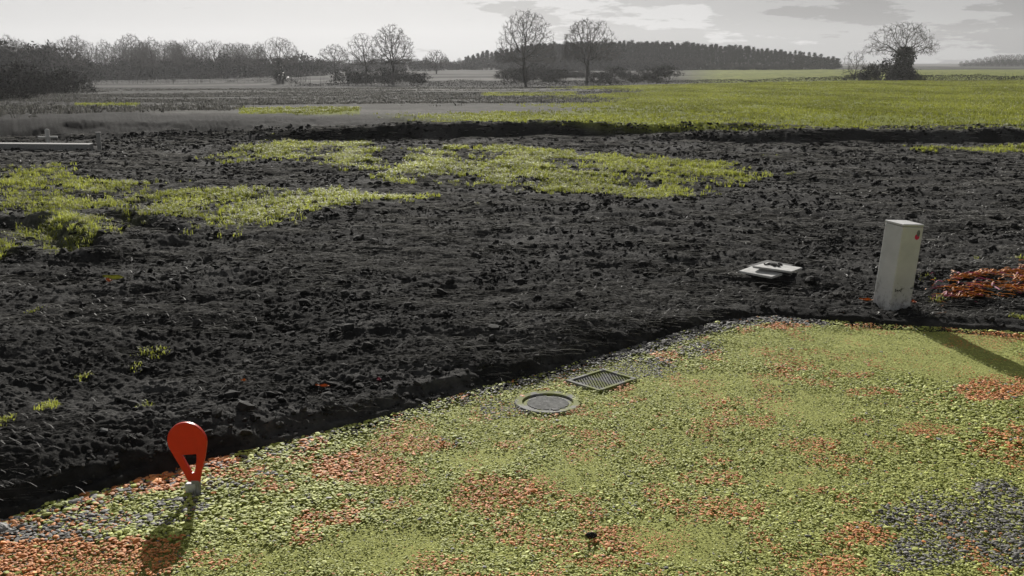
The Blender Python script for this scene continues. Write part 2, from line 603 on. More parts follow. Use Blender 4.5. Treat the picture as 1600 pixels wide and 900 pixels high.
# patches of stone colour on the gravel: (px, py, half width px, half height px, strength)
ORANGE = [(120, 868, 150, 45, 1.0), (20, 890, 90, 20, .8), (250, 745, 60, 22, .9), (330, 722, 50, 12, .8), (560, 735, 90, 28, .9),
          (640, 695, 60, 14, .9), (760, 770, 75, 30, .75), (840, 760, 40, 22, .5), (1000, 845, 80, 26, .9), (1350, 830, 45, 22, .9),
          (1290, 880, 55, 20, .7), (1560, 605, 70, 24, .9), (1450, 672, 55, 10, .8), (1290, 700, 40, 14, .5), (1190, 660, 30, 8, .5),
          (930, 880, 60, 14, .4), (1240, 507, 40, 5, .8), (1540, 530, 60, 14, .6), (980, 606, 26, 7, .6), (1150, 790, 70, 20, .35), (820, 830, 40, 16, .4)]
GREY = [(1500, 800, 130, 45, .75), (1440, 860, 90, 35, .8), (1570, 760, 40, 20, .9), (1575, 830, 70, 60, .85), (1600, 790, 50, 40, .9), (1400, 885, 60, 15, .6),
        (60, 830, 110, 18, .7), (180, 808, 120, 16, .6), (290, 785, 60, 16, .6), (360, 760, 60, 10, .5), (780, 640, 60, 20, .7), (900, 580, 60, 16, .8),
        (1000, 575, 70, 20, .75), (1080, 545, 50, 14, .6), (1180, 498, 60, 6, .9), (420, 740, 20, 6, .6), (700, 690, 40, 6, .5)]


def blob(x, y, lst):
    s = np.zeros_like(x)
    # back to picture coordinates of the ground plane, to look patches up
    t = F / (y * CP + H * SP)
    px = 800 + x * t
    py = 450 + (H * CP - y * SP) * t
    wx = (fbm(x * 3, y * 3, 3, 301) - 0.5) * 1.1
    wy = (fbm(x * 3 + 9, y * 3, 3, 305) - 0.5) * 1.1
    for (cx, cy, hw, hh, k) in lst:
        d = np.hypot((px - cx) / hw + wx, (py - cy) / hh + wy)
        s = np.maximum(s, k * (1 - sstep(0.55, 1.25, d)))
    return s


FINE = [(600, 850, 110, 30, .9), (1090, 835, 110, 35, .9), (1320, 630, 110, 30, .9), (1440, 665, 90, 16, .9), (740, 715, 50, 14, .9), (900, 740, 70, 30, .8),
        (1250, 540, 220, 34, 1.0), (1480, 550, 160, 40, 1.0), (1130, 600, 120, 30, .6), (430, 870, 80, 25, .6), (1230, 740, 70, 18, .7)]
COVERS = []       # discs kept free of loose stones: (x, y, r)


def build_gravel():
    rng = np.random.default_rng(21)
    x, y = fan_points(300000, 2.25, 8.3, 0.64, rng, 0.25)
    sd = poly_sd(x, y, GRAVEL_POLY)
    edge = rng.normal(0, 0.02, len(x))
    k = sd < -0.005 + edge
    for (cx, cy, cr) in COVERS:
        k &= np.hypot(x - cx, y - cy) > cr * (1 - 0.14 * rng.uniform(0, 1, len(x)) ** 2)
    x, y, sd = x[k], y[k], sd[k]
    sizen = fbm(x * 0.9 + 4, y * 0.9, 3, 311)
    big = sstep(0.45, 0.62, sizen)
    S = (0.0044 + 0.0020 * big) * np.exp(rng.normal(0, 0.28, len(x))) * (1 + 0.10 * (y - 3))
    rim = np.exp(-((sd + 0.05) / 0.07) ** 2)
    S = S * (1 + rim * rng.uniform(0.0, 0.7, len(x)))
    S = np.where(rng.uniform(0, 1, len(x)) < 0.02, S * 1.7, S)
    o = blob(x, y, ORANGE)
    strip = np.exp(-((sd + 0.08) / 0.11) ** 2) * (0.45 + 0.5 * sstep(-0.6, 0.6, x))
    g = np.maximum(blob(x, y, GREY), strip * (x < 2.0))
    S = S * (1 + 0.30 * g * (y < 4.2))
    fi = blob(x, y, FINE) * (1 - g)
    S = S * (1 - 0.45 * fi)
    z = gravel_z(x, y) + 0.004 * fi + rng.uniform(-0.004, 0.004, len(x)) + rim * 0.004
    base_o = 0.02 + 0.75 * sstep(0.54, 0.64, fbm(x * 7, y * 7, 3, 321))
    u = rng.uniform(0, 1, len(x))
    hue = rng.uniform(0, 1, (len(x), 1))
    moss = np.array([0.265, 0.30, 0.05]) * (1 - hue) + np.array([0.42, 0.445, 0.12]) * hue
    orange = np.array([0.47, 0.165, 0.045]) * (1 - hue) + np.array([0.58, 0.26, 0.09]) * hue
    grey = np.array([0.072, 0.069, 0.063]) * (1 - hue) + np.array([0.20, 0.192, 0.178]) * hue
    C = moss
    po = np.clip(np.maximum(sstep(0.05, 0.55, o), base_o * 0.75), 0, 0.94)
    C = np.where((u < po)[:, None], orange, C)
    u2 = rng.uniform(0, 1, len(x))
    C = np.where((u2 < np.clip(sstep(0.15, 0.95, g) * 0.9 + 0.03, 0, 1))[:, None], grey, C)
    C = C * np.exp(rng.normal(0, 0.22, (len(x), 1)))
    P = np.stack([x, y, z], -1)
    flat = rng.uniform(0.26, 0.48, len(x))
    nr = y < 3.9
    parts = []
    for m, tpl in ((nr, ICO2), (~nr, ICO1)):
        parts.append(rocks(P[m], S[m], flat[m], tpl, 0.95, C[m], rng, 0.2))
    off = len(parts[0][0])
    V = np.vstack([parts[0][0], parts[1][0]])
    Fc = np.vstack([parts[0][1], parts[1][1] + off])
    Cc = np.vstack([parts[0][2], parts[1][2]])
    ob = mobj('gravel', np_mesh('gravel', V, Fc, M_STONE, False, {'col': ('FLOAT_COLOR', Cc)}))
    ob['kind'] = 'stuff'
    print('gravel stones', len(x), 'tris', len(Fc))


# ------------------------------------------------------------------ soil clods, straw, grass
def build_clods():
    rng = np.random.default_rng(31)
    x, y = fan_points(95000, 2.6, 23.0, 0.64, rng, 0.15)
    sd = poly_sd(x, y, GRAVEL_POLY)
    dens = 0.25 + 0.75 * sstep(0.4, 0.65, fbm(x * 1.5, y * 2.5, 3, 401))
    k = (sd > 0.0) & (rng.uniform(0, 1, len(x)) < dens)
    x, y, sd = x[k], y[k], sd[k]
    S = 0.0085 * np.exp(rng.normal(0, 0.55, len(x))) * (1 + 0.09 * (y - 3))
    S = np.minimum(S, 0.06)
    z = terrain(x, y) + S * 0.15
    hue = rng.uniform(0, 1, (len(x), 1))
    C = np.array([0.014, 0.0138, 0.013]) * (1 - hue) + np.array([0.036, 0.035, 0.033]) * hue
    pale = rng.uniform(0, 1, (len(x), 1)) < 0.012
    C = np.where(pale, np.array([0.15, 0.15, 0.145]), C)
    S = np.where(pale[:, 0], S * 0.6, S)
    # warm rubble chips by the post, right of the frame
    V, Fc, Cc = rocks(np.stack([x, y, z], -1), S, rng.uniform(0.5, 0.85, len(x)), ICO1, 0.9, C, rng)
    o = mobj('soil_clods', np_mesh('soil_clods', V, Fc, M_CLOD, False, {'col': ('FLOAT_COLOR', Cc)}))
    o['kind'] = 'stuff'


def ribbons(P, L, ang, lift, W, curl, C, nseg, rng):
    """curved flat strands: P base (n,3)"""
    n = len(P)
    t = np.linspace(0, 1, nseg + 1)[None, :]
    a = ang[:, None] + curl[:, None] * (t - 0.5)
    dx, dy = np.cos(a) * L[:, None] / nseg, np.sin(a) * L[:, None] / nseg
    X = P[:, 0:1] + np.cumsum(dx, 1) - dx[:, :1]
    Y = P[:, 1:2] + np.cumsum(dy, 1) - dy[:, :1]
    Z = P[:, 2:3] + np.sin(t * PI) * lift[:, None] + 0.004
    nx, ny = -np.sin(a) * W[:, None] / 2, np.cos(a) * W[:, None] / 2
    A = np.stack([X + nx, Y + ny, Z], -1)
    B = np.stack([X - nx, Y - ny, Z + W[:, None] * 0.5], -1)
    V = np.stack([A, B], 2).reshape(n, -1, 3)
    k = V.shape[1]
    i = np.arange(nseg) * 2
    q = np.stack([i, i + 1, i + 3, i + 2], -1)
    Fc = (q[None] + (np.arange(n) * k)[:, None, None]).reshape(-1, 4)
    return V.reshape(-1, 3), Fc, np.repeat(C, k, 0)


def build_straw():
    rng = np.random.default_rng(41)
    x, y = fan_points(130000, 2.8, 23.0, 0.64, rng, 0.1)
    sd = poly_sd(x, y, GRAVEL_POLY)
    dens = sstep(0.46, 0.64, fbm(x * 1.4 + 2, y * 3.2, 4, 411))
    k = (sd > 0.03) & (rng.uniform(0, 1, len(x)) < dens + 0.04)
    x, y = x[k], y[k]
    n = len(x)
    z = terrain(x, y)
    L = rng.uniform(0.03, 0.15, n) * (1 + 0.03 * y)
    ang = rng.normal(0.10, 0.33, n)
    W = rng.uniform(0.0022, 0.0055, n) * (0.42 + 0.17 * (y - 3))
    hue = rng.uniform(0, 1, (n, 1))
    C = np.array([0.09, 0.088, 0.083]) * (1 - hue) + np.array([0.36, 0.355, 0.335]) * hue ** 1.5
    V, Fc, Cc = ribbons(np.stack([x, y, z + 0.004], -1), L, ang, rng.uniform(0.002, 0.014, n), W, rng.normal(0, 0.7, n), C, 4, rng)
    o = mobj('dead_straw', np_mesh('dead_straw', V, Fc, M_STRAW, False, {'col': ('FLOAT_COLOR', Cc)}))
    o['kind'] = 'stuff'


def blades(P, nb, hgt, wid, spread, C, rng):
    """tufts of bent blades; P (n,3), per tuft nb blades"""
    n = len(P)
    N = n * nb
    B = np.repeat(P, nb, 0)
    Hh = np.repeat(hgt, nb) * rng.uniform(0.5, 1.15, N)
    Wd = np.repeat(wid, nb)
    a = rng.uniform(0, 2 * PI, N)
    sp = np.repeat(spread, nb) * rng.uniform(0, 1, N)
    b2 = rng.uniform(0, 2 * PI, N)
    B = B + np.stack([np.cos(b2) * sp, np.sin(b2) * sp, np.zeros(N)], -1)
    lean = rng.uniform(0.25, 1.25, N)
    d = np.stack([np.cos(a), np.sin(a), np.zeros(N)], -1)
    s = np.stack([-np.sin(a), np.cos(a), np.zeros(N)], -1) * (Wd / 2)[:, None]
    up = np.array([0, 0, 1.0])
    mid = B + up * (Hh * 0.6)[:, None] + d * (Hh * 0.3 * lean)[:, None]
    tip = B + up * (Hh * (1.0 - 0.35 * lean))[:, None] + d * (Hh * 0.85 * lean)[:, None]
    V = np.stack([B - s, B + s, mid + s * 0.8, mid - s * 0.8, tip], 1)
    o5 = (np.arange(N) * 5)[:, None]
    T = np.concatenate([o5 + np.array([0, 1, 2]), o5 + np.array([0, 2, 3]), o5 + np.array([3, 2, 4])])
    Cb = np.repeat(C, nb, 0) * np.exp(rng.normal(0, 0.15, (N, 1)))
    return V.reshape(-1, 3), T, np.repeat(Cb, 5, 0)


def build_grass():
    rng = np.random.default_rng(51)
    x, y = fan_points(120000, 7.5, 23.0, 0.64, rng, 0.7)
    d = patch_density(x, y)
    # stray sprigs
    k = rng.uniform(0, 1, len(x)) < d * 0.9
    x, y = x[k], y[k]
    spr = [(55, 478), (225, 538), (252, 538), (218, 556), (130, 573), (80, 627), (72, 645), (10, 668), (225, 640), (1450, 437), (1462, 468),
           (1480, 465), (1595, 490), (1525, 405), (1590, 405), (740, 322), (1240, 268), (1200, 240), (1380, 205), (1330, 205)]
    sx, sy = [], []
    for (a, b) in spr:
        g = G(a, b, 0.05)
        m = 7
        sx += list(g[0] + rng.normal(0, 0.010 * g[1] / 3, m))
        sy += list(g[1] + rng.normal(0, 0.03, m))
    x, y = np.concatenate([x, sx]), np.concatenate([y, sy])
    n = len(x)
    z = terrain(x, y) - 0.004
    hue = sstep(0.35, 0.65, fbm(x * 1.4, y * 1.4, 3, 421))[:, None] * 0.7 + rng.uniform(0, 0.3, (n, 1))
    C = np.array([0.19, 0.205, 0.045]) * (1 - hue) + np.array([0.34, 0.36, 0.08]) * hue
    dead = rng.uniform(0, 1, (n, 1)) < 0.10
    C = np.where(dead, np.array([0.26, 0.25, 0.17]), C)
    hg = rng.uniform(0.035, 0.10, n) * (0.7 + 0.025 * y)
    hg[n - len(sx):] *= 0.5
    V, T, Cc = blades(np.stack([x, y, z], -1), 9, hg, 0.0035 + 0.0005 * y, np.full(n, 0.045), C, rng)
    o = mobj('grass', np_mesh('grass', V, T, M_GRASS, False, {'col': ('FLOAT_COLOR', Cc)}))
    o['kind'] = 'stuff'
    print('grass tufts', n)
    # rough stubble on the grey fields
    x, y = fan_points(60000, 24.0, 150.0, 0.66, rng, -0.2)
    px = 800 + x / y * F
    k = (px < 1000) & (rng.uniform(0, 1, len(x)) > field_mask(x, y, px, y)) & (rng.uniform(0, 1, len(x)) < sstep(0.42, 0.58, fbm(x * 0.05, y * 0.16, 3, 441)))
    x, y = x[k], y[k]
    n = len(x)
    hue = rng.uniform(0, 1, (n, 1))
    C = np.array([0.035, 0.034, 0.031]) * (1 - hue) + np.array([0.15, 0.147, 0.13]) * hue
    V, T, Cc = blades(np.stack([x, y, terrain(x, y) - 0.004], -1), 5, rng.uniform(0.06, 0.2, n), 0.010 + 0.0006 * y, 0.08 + 0.003 * y, C, rng)
    o = mobj('field_stubble', np_mesh('field_stubble', V, T, M_STRAW, False, {'col': ('FLOAT_COLOR', Cc)}))
    o['kind'] = 'stuff'
    # the sward of the field
    x, y = fan_points(120000, 21.5, 150.0, 0.66, rng, -0.3)
    px = 800 + x / y * F
    fm = field_mask(x, y, px, y)
    clump = 0.35 + 0.65 * sstep(0.35, 0.6, fbm(x * 0.45, y * 0.2, 3, 431))
    k = rng.uniform(0, 1, len(x)) < fm * clump
    x, y = x[k], y[k]
    n = len(x)
    z = terrain(x, y) - 0.004
    hue = sstep(0.3, 0.7, fbm(x * 0.35, y * 0.12, 3, 433))[:, None] * 0.7 + rng.uniform(0, 0.3, (n, 1))
    C = np.array([0.13, 0.14, 0.024]) * (1 - hue) + np.array([0.25, 0.265, 0.055]) * hue
    hg = rng.uniform(0.05, 0.11, n) * (0.8 + 0.006 * y)
    V, T, Cc = blades(np.stack([x, y, z], -1), 7, hg, 0.008 + 0.0005 * y, 0.06 + 0.002 * y, C, rng)
    o = mobj('field_grass', np_mesh('field_grass', V, T, M_GRASS, False, {'col': ('FLOAT_COLOR', Cc)}))
    o['kind'] = 'stuff'
    print('field tufts', n)


# ------------------------------------------------------------------ tubes, trees
def tubes(segs, n):
    """segs: list of (p0, p1, r0, r1)"""
    P0 = np.array([s[0] for s in segs], float)
    P1 = np.array([s[1] for s in segs], float)
    R0 = np.array([s[2] for s in segs])
    R1 = np.array([s[3] for s in segs])
    D = P1 - P0
    D /= np.maximum(np.linalg.norm(D, axis=1, keepdims=True), 1e-9)
    ref = np.where(np.abs(D[:, 2:3]) > 0.9, np.array([[1.0, 0, 0]]), np.array([[0, 0, 1.0]]))
    U = np.cross(D, ref)
    U /= np.maximum(np.linalg.norm(U, axis=1, keepdims=True), 1e-9)
    W = np.cross(D, U)
    a = np.arange(n) * 2 * PI / n
    ring = np.cos(a)[None, :, None] * U[:, None, :] + np.sin(a)[None, :, None] * W[:, None, :]
    A = P0[:, None] + ring * R0[:, None, None]
    B = P1[:, None] + ring * R1[:, None, None]
    V = np.concatenate([A, B], 1)
    i = np.arange(n)
    q = np.stack([i, (i + 1) % n, n + (i + 1) % n, n + i], -1)
    Fc = (q[None] + (np.arange(len(segs)) * 2 * n)[:, None, None]).reshape(-1, 4)
    return V.reshape(-1, 3), Fc


def unit(v):
    return v / max(np.linalg.norm(v), 1e-9)


def grow_tree(seed, h, w, base=0.30, natt=700, lean=0.0, top_flat=0.8, twigs=4, twig_len=0.05, rmin=0.014, stems=1):
    """bare broadleaf: limbs grow towards points spread through a dome, then each tip gets twigs"""
    rg = np.random.default_rng(seed)
    A = []
    while len(A) < natt:
        p = rg.uniform(-1, 1, 3)
        q = np.array([p[0], p[1], p[2] * 0.5 + 0.5])
        r = math.hypot(q[0], q[1])
        zt = (1 - r ** 2.2) ** 0.5 if r < 1 else -1
        zl = 0.05 + 0.35 * max(0, (r - 0.75)) - 0.1 * r
        if r < 1 and zl < q[2] < zt and rg.uniform() < 0.25 + 0.75 * max(r, q[2] / max(zt, .01)):
            A.append((q[0] * w / 2 * (1 + 0.15 * math.sin(3 * math.atan2(q[1], q[0]) + seed)), q[1] * w / 2, h * (base + (0.98 - base) * q[2])))
    A = np.array(A) + np.array([lean, 0, 0])
    step = h * 0.028
    nodes, par = [], []
    for sidx in range(stems):
        ox = rg.normal(0, 0.04 * w) if stems > 1 else 0.0
        pz, prev = -0.3, -1
        dx = rg.normal(0, 0.05, 2)
        p = np.array([ox, 0, pz])
        while p[2] < h * base * rg.uniform(0.95, 1.1):
            nodes.append(p.copy())
            par.append(prev)
            prev = len(nodes) - 1
            dx = dx * 0.8 + rg.normal(0, 0.05, 2) + (0.12 * np.sign(ox) if stems > 1 else 0) * np.array([1, 0])
            p = p + np.array([dx[0], dx[1], 1.0]) * step
    alive = np.ones(len(A), bool)
    near = np.full(len(A), -1)
    nd = np.full(len(A), 1e9)
    start = 0
    for it in range(160):
        new = np.array(nodes[start:])
        if len(new) == 0:
            break
        d = np.linalg.norm(A[:, None] - new[None], axis=2)
        m = d.argmin(1)
        dm = d[np.arange(len(A)), m]
        b = dm < nd
        near[b], nd[b] = m[b] + start, dm[b]
        alive &= nd > step * 1.3
        start = len(nodes)
        if not alive.any():
            break
        for k in np.unique(near[alive]):
            a = A[alive & (near == k)]
            v = a - nodes[k]
            v = (v / np.linalg.norm(v, axis=1, keepdims=True)).mean(0)
            v = unit(v + rg.normal(0, 0.14, 3) + np.array([0, 0, 0.18]))
            q = nodes[k] + v * step
            if len(nodes) > 4200:
                break
            nodes.append(q)
            par.append(int(k))
        if len(nodes) == start:
            break
    n = len(nodes)
    kids = [0] * n
    rr = [0.0] * n
    for i in range(n - 1, -1, -1):
        if kids[i] == 0:
            rr[i] = rmin ** 2.2
        if par[i] >= 0:
            kids[par[i]] += 1
            rr[par[i]] += rr[i]
    rr = [min(r ** (1 / 2.2), h * 0.034) for r in rr]
    low, high = [], []
    for i in range(n):
        if par[i] >= 0:
            r0, r1 = rr[par[i]], rr[i]
            r0 = min(r0, r1 * 1.6)
            (low if r1 > rmin * 3.6 else high).append((nodes[par[i]], nodes[i], r0, r1))
    for i in range(n):
        if par[i] < 0 or rr[i] > rmin * 2.2:
            continue
        if kids[i] and rg.uniform() < 0.45:
            continue
        base_d = unit(nodes[i] - nodes[par[i]])
        for t in range(twigs):
            d = unit(base_d + rg.normal(0, 0.55, 3) + np.array([0, 0, 0.15]))
            L = h * twig_len * rg.uniform(0.5, 1.3)
            m_ = nodes[i] + d * L * 0.5
            e = m_ + unit(d + rg.normal(0, 0.3, 3)) * L * 0.5
            high.append((nodes[i], m_, rmin * 0.75, rmin * 0.6))
            high.append((m_, e, rmin * 0.6, rmin * 0.3))
            if rg.uniform() < 0.6:
                e2 = m_ + unit(d + rg.normal(0, 0.7, 3)) * L * 0.45
                high.append((m_, e2, rmin * 0.5, rmin * 0.3))
    return low, high


def bare_tree(name, seed, h, w, **kw):
    low, high = grow_tree(seed, h, w, **kw)
    t = bpy.data.objects.new(name, None)
    t.empty_display_size = 1
    COL.objects.link(t)
    V, Q = tubes(low, 6)
    mobj('trunk', np_mesh('trunk', V, Q, M_BARK, True), t)
    V, Q = tubes(high, 3)
    mobj('crown', np_mesh('crown', V, Q, M_TWIG, True), t)
    return t


def leaf_quads(P, S, rng):
    n = len(P)
    a = rng.normal(size=(n, 3))
    a /= np.linalg.norm(a, axis=1, keepdims=True)
    b = rng.normal(size=(n, 3))
    b = b - a * (a * b).sum(1, keepdims=True)
    b /= np.linalg.norm(b, axis=1, keepdims=True)
    c = rng.uniform(0.5, 1.0, (n, 1))
    S = S[:, None]
    V = np.stack([P - a * S, P + b * S * c * 0.7, P + a * S, P - b * S * c * 0.7], 1)
    Q = np.arange(n * 4).reshape(n, 4)
    return V.reshape(-1, 3), Q


def pine_tree(seed, h, crown_from, w):
    rg = np.random.default_rng(seed)
    t = bpy.data.objects.new('pine_tree', None)
    COL.objects.link(t)
    segs = []
    p = np.array([0, 0, -0.3])
    for i in range(6):
        q = np.array([rg.normal(0, 0.06), rg.normal(0, 0.06), h * (i + 1) / 6.2])
        segs.append((p, q, 0.20 * (1 - i / 7), 0.20 * (1 - (i + 1) / 7)))
        p = q
    for i in range(14):
        z = h * rg.uniform(crown_from * 0.6, 0.95)
        a = rg.uniform(0, 2 * PI)
        L = w * (1.1 - z / h) * rg.uniform(0.8, 1.4)
        segs.append((np.array([0, 0, z]), np.array([math.cos(a) * L, math.sin(a) * L, z + L * 0.25]), 0.05, 0.02))
    V, Q = tubes(segs, 5)
    mobj('trunk', np_mesh('trunk', V, Q, M_BARK, True), t)
    # whorled clumps of needles
    P, S = [], []
    for i in range(95):
        f = rg.uniform(0, 1) ** 0.8
        z = h * (crown_from + (1 - crown_from) * f)
        rad = w * 1.25 * (1 - f) ** 0.6 * rg.uniform(0.3, 1.0) + 0.12
        a = rg.uniform(0, 2 * PI)
        c = np.array([math.cos(a) * rad, math.sin(a) * rad, z + rg.normal(0, 0.15)])
        m = 26
        P.append(c + rg.normal(0, 1, (m, 3)) * np.array([0.42, 0.42, 0.20]))
        S.append(rg.uniform(0.10, 0.24, m))
    P.append(np.stack([rg.normal(0, 0.08, 20), rg.normal(0, 0.08, 20), h * rg.uniform(0.9, 1.04, 20)], -1))
    S.append(np.full(20, 0.13))
    V, Q = leaf_quads(np.vstack(P), np.concatenate(S), rg)
    mobj('crown', np_mesh('crown', V, Q, M_NEEDLE), t)
    return t


def scrub(name, seed, w, d, h, n, size, mat, parent_name=None, stems=14):
    """a bush: stems with a cloud of small twig and leaf faces, gaps left between clumps"""
    rg = np.random.default_rng(seed)
    t = bpy.data.objects.new(name, None)
    COL.objects.link(t)
    nc = max(10, n // 70)
    cx = rg.uniform(-1, 1, nc)
    cy = rg.uniform(-1, 1, nc)
    hz = np.sqrt(np.clip(1 - cx ** 2 * 0.8, 0.05, 1)) * rg.uniform(0.25, 1.0, nc)
    C = np.stack([cx * w / 2, cy * d / 2 * np.sqrt(np.clip(1 - cx ** 2, 0.1, 1)), hz * h * 0.9], -1)
    P = np.repeat(C, n // nc, 0)
    P = P + rg.normal(0, 1, P.shape) * np.array([w * 0.07 + 0.1, d * 0.10 + 0.05, h * 0.10])
    P[:, 2] = np.abs(P[:, 2])
    V, Q = leaf_quads(P, rg.uniform(0.5, 1.1, len(P)) * size, rg)
    mobj('foliage', np_mesh('foliage', V, Q, mat), t)
    segs = []
    for i in range(stems):
        c = C[rg.integers(nc)]
        b = np.array([c[0] * 0.5 + rg.normal(0, 0.1), c[1] * 0.5, -0.1])
        m = (b + c) / 2 + rg.normal(0, 0.1, 3) * h * 0.3
        tip = c + np.array([rg.normal(0, 0.1 * w), rg.normal(0, 0.1 * d), rg.uniform(0.1, 0.35) * h])
        r0 = 0.02 + 0.006 * h
        segs += [(b, m, r0, r0 * 0.7), (m, c, r0 * 0.7, r0 * 0.45), (c, tip, r0 * 0.45, r0 * 0.2)]
    V, Q = tubes(segs, 4)
    mobj('stems', np_mesh('stems', V, Q, M_BARK, True), t)
    return t


def place(o, px, Y, sc=1.0, rz=None, sz=None):
    x = (px - 800.0) * Y / (F * CP + 330 * SP)
    o.location = (x, Y, tz(x, Y) - 0.05)
    o.rotation_euler = (0, 0, random.uniform(0, 6.28) if rz is None else rz)
    o.scale = (sc, sc, sz or sc)
    return o


def hedge(px0, px1, Y0, Y1, h, d, label, dens=200, mat=None, size=0.085, seed=1, name='hedge', cat='hedge', group=None):
    rg = np.random.default_rng(seed)
    k = F * CP + 330 * SP
    A = np.array([(px0 - 800) * Y0 / k, Y0])
    B = np.array([(px1 - 800) * Y1 / k, Y1])
    L = np.linalg.norm(B - A)
    n = int(L * dens * max(h, 0.4))
    t = rg.uniform(0, 1, n)
    hh = h * (0.45 + 0.8 * fbm(t * L * 0.25, t * 0 + seed, 4, 500 + seed, 0.6))
    gap = fbm(t * L * 0.10, t * 0 + 3.3, 3, 600 + seed)
    hh *= sstep(0.22, 0.40, gap) * 0.85 + 0.15
    nrm = np.array([-(B - A)[1], (B - A)[0]]) / L
    off = rg.normal(0, d * 0.3, n)
    xy = A + (B - A) * t[:, None] + nrm * off[:, None]
    z0 = terrain(xy[:, 0], xy[:, 1], False)
    z = z0 + hh * rg.uniform(0, 1, n) ** 0.7
    P = np.stack([xy[:, 0], xy[:, 1], z], -1)
    mid = (A + B) / 2
    org = np.array([mid[0], mid[1], tz(mid[0], mid[1])])
    V, Q = leaf_quads(P - org, rg.uniform(0.5, 1.2, n) * size, rg)
    o = empty(name, tuple(org))
    tag(o, label, cat, group)
    ns = int(L * 1.5)
    t = rg.uniform(0, 1, ns)
    xy = A + (B - A) * t[:, None] + nrm * rg.normal(0, d * 0.2, ns)[:, None]
    z0 = terrain(xy[:, 0], xy[:, 1], False)
    segs = []
    for i in range(ns):
        p = np.array([xy[i, 0], xy[i, 1], z0[i]]) - org
        q = p + np.array([rg.normal(0, 0.15), rg.normal(0, 0.15), h * rg.uniform(0.6, 1.25)])
        segs.append((p, q, 0.025, 0.008))
    V2, Q2 = tubes(segs, 3)
    mobj('foliage', np_mesh('foliage', np.vstack([V, V2]), np.vstack([Q, Q2 + len(V)]), mat or M_SCRUB), o)
    return o


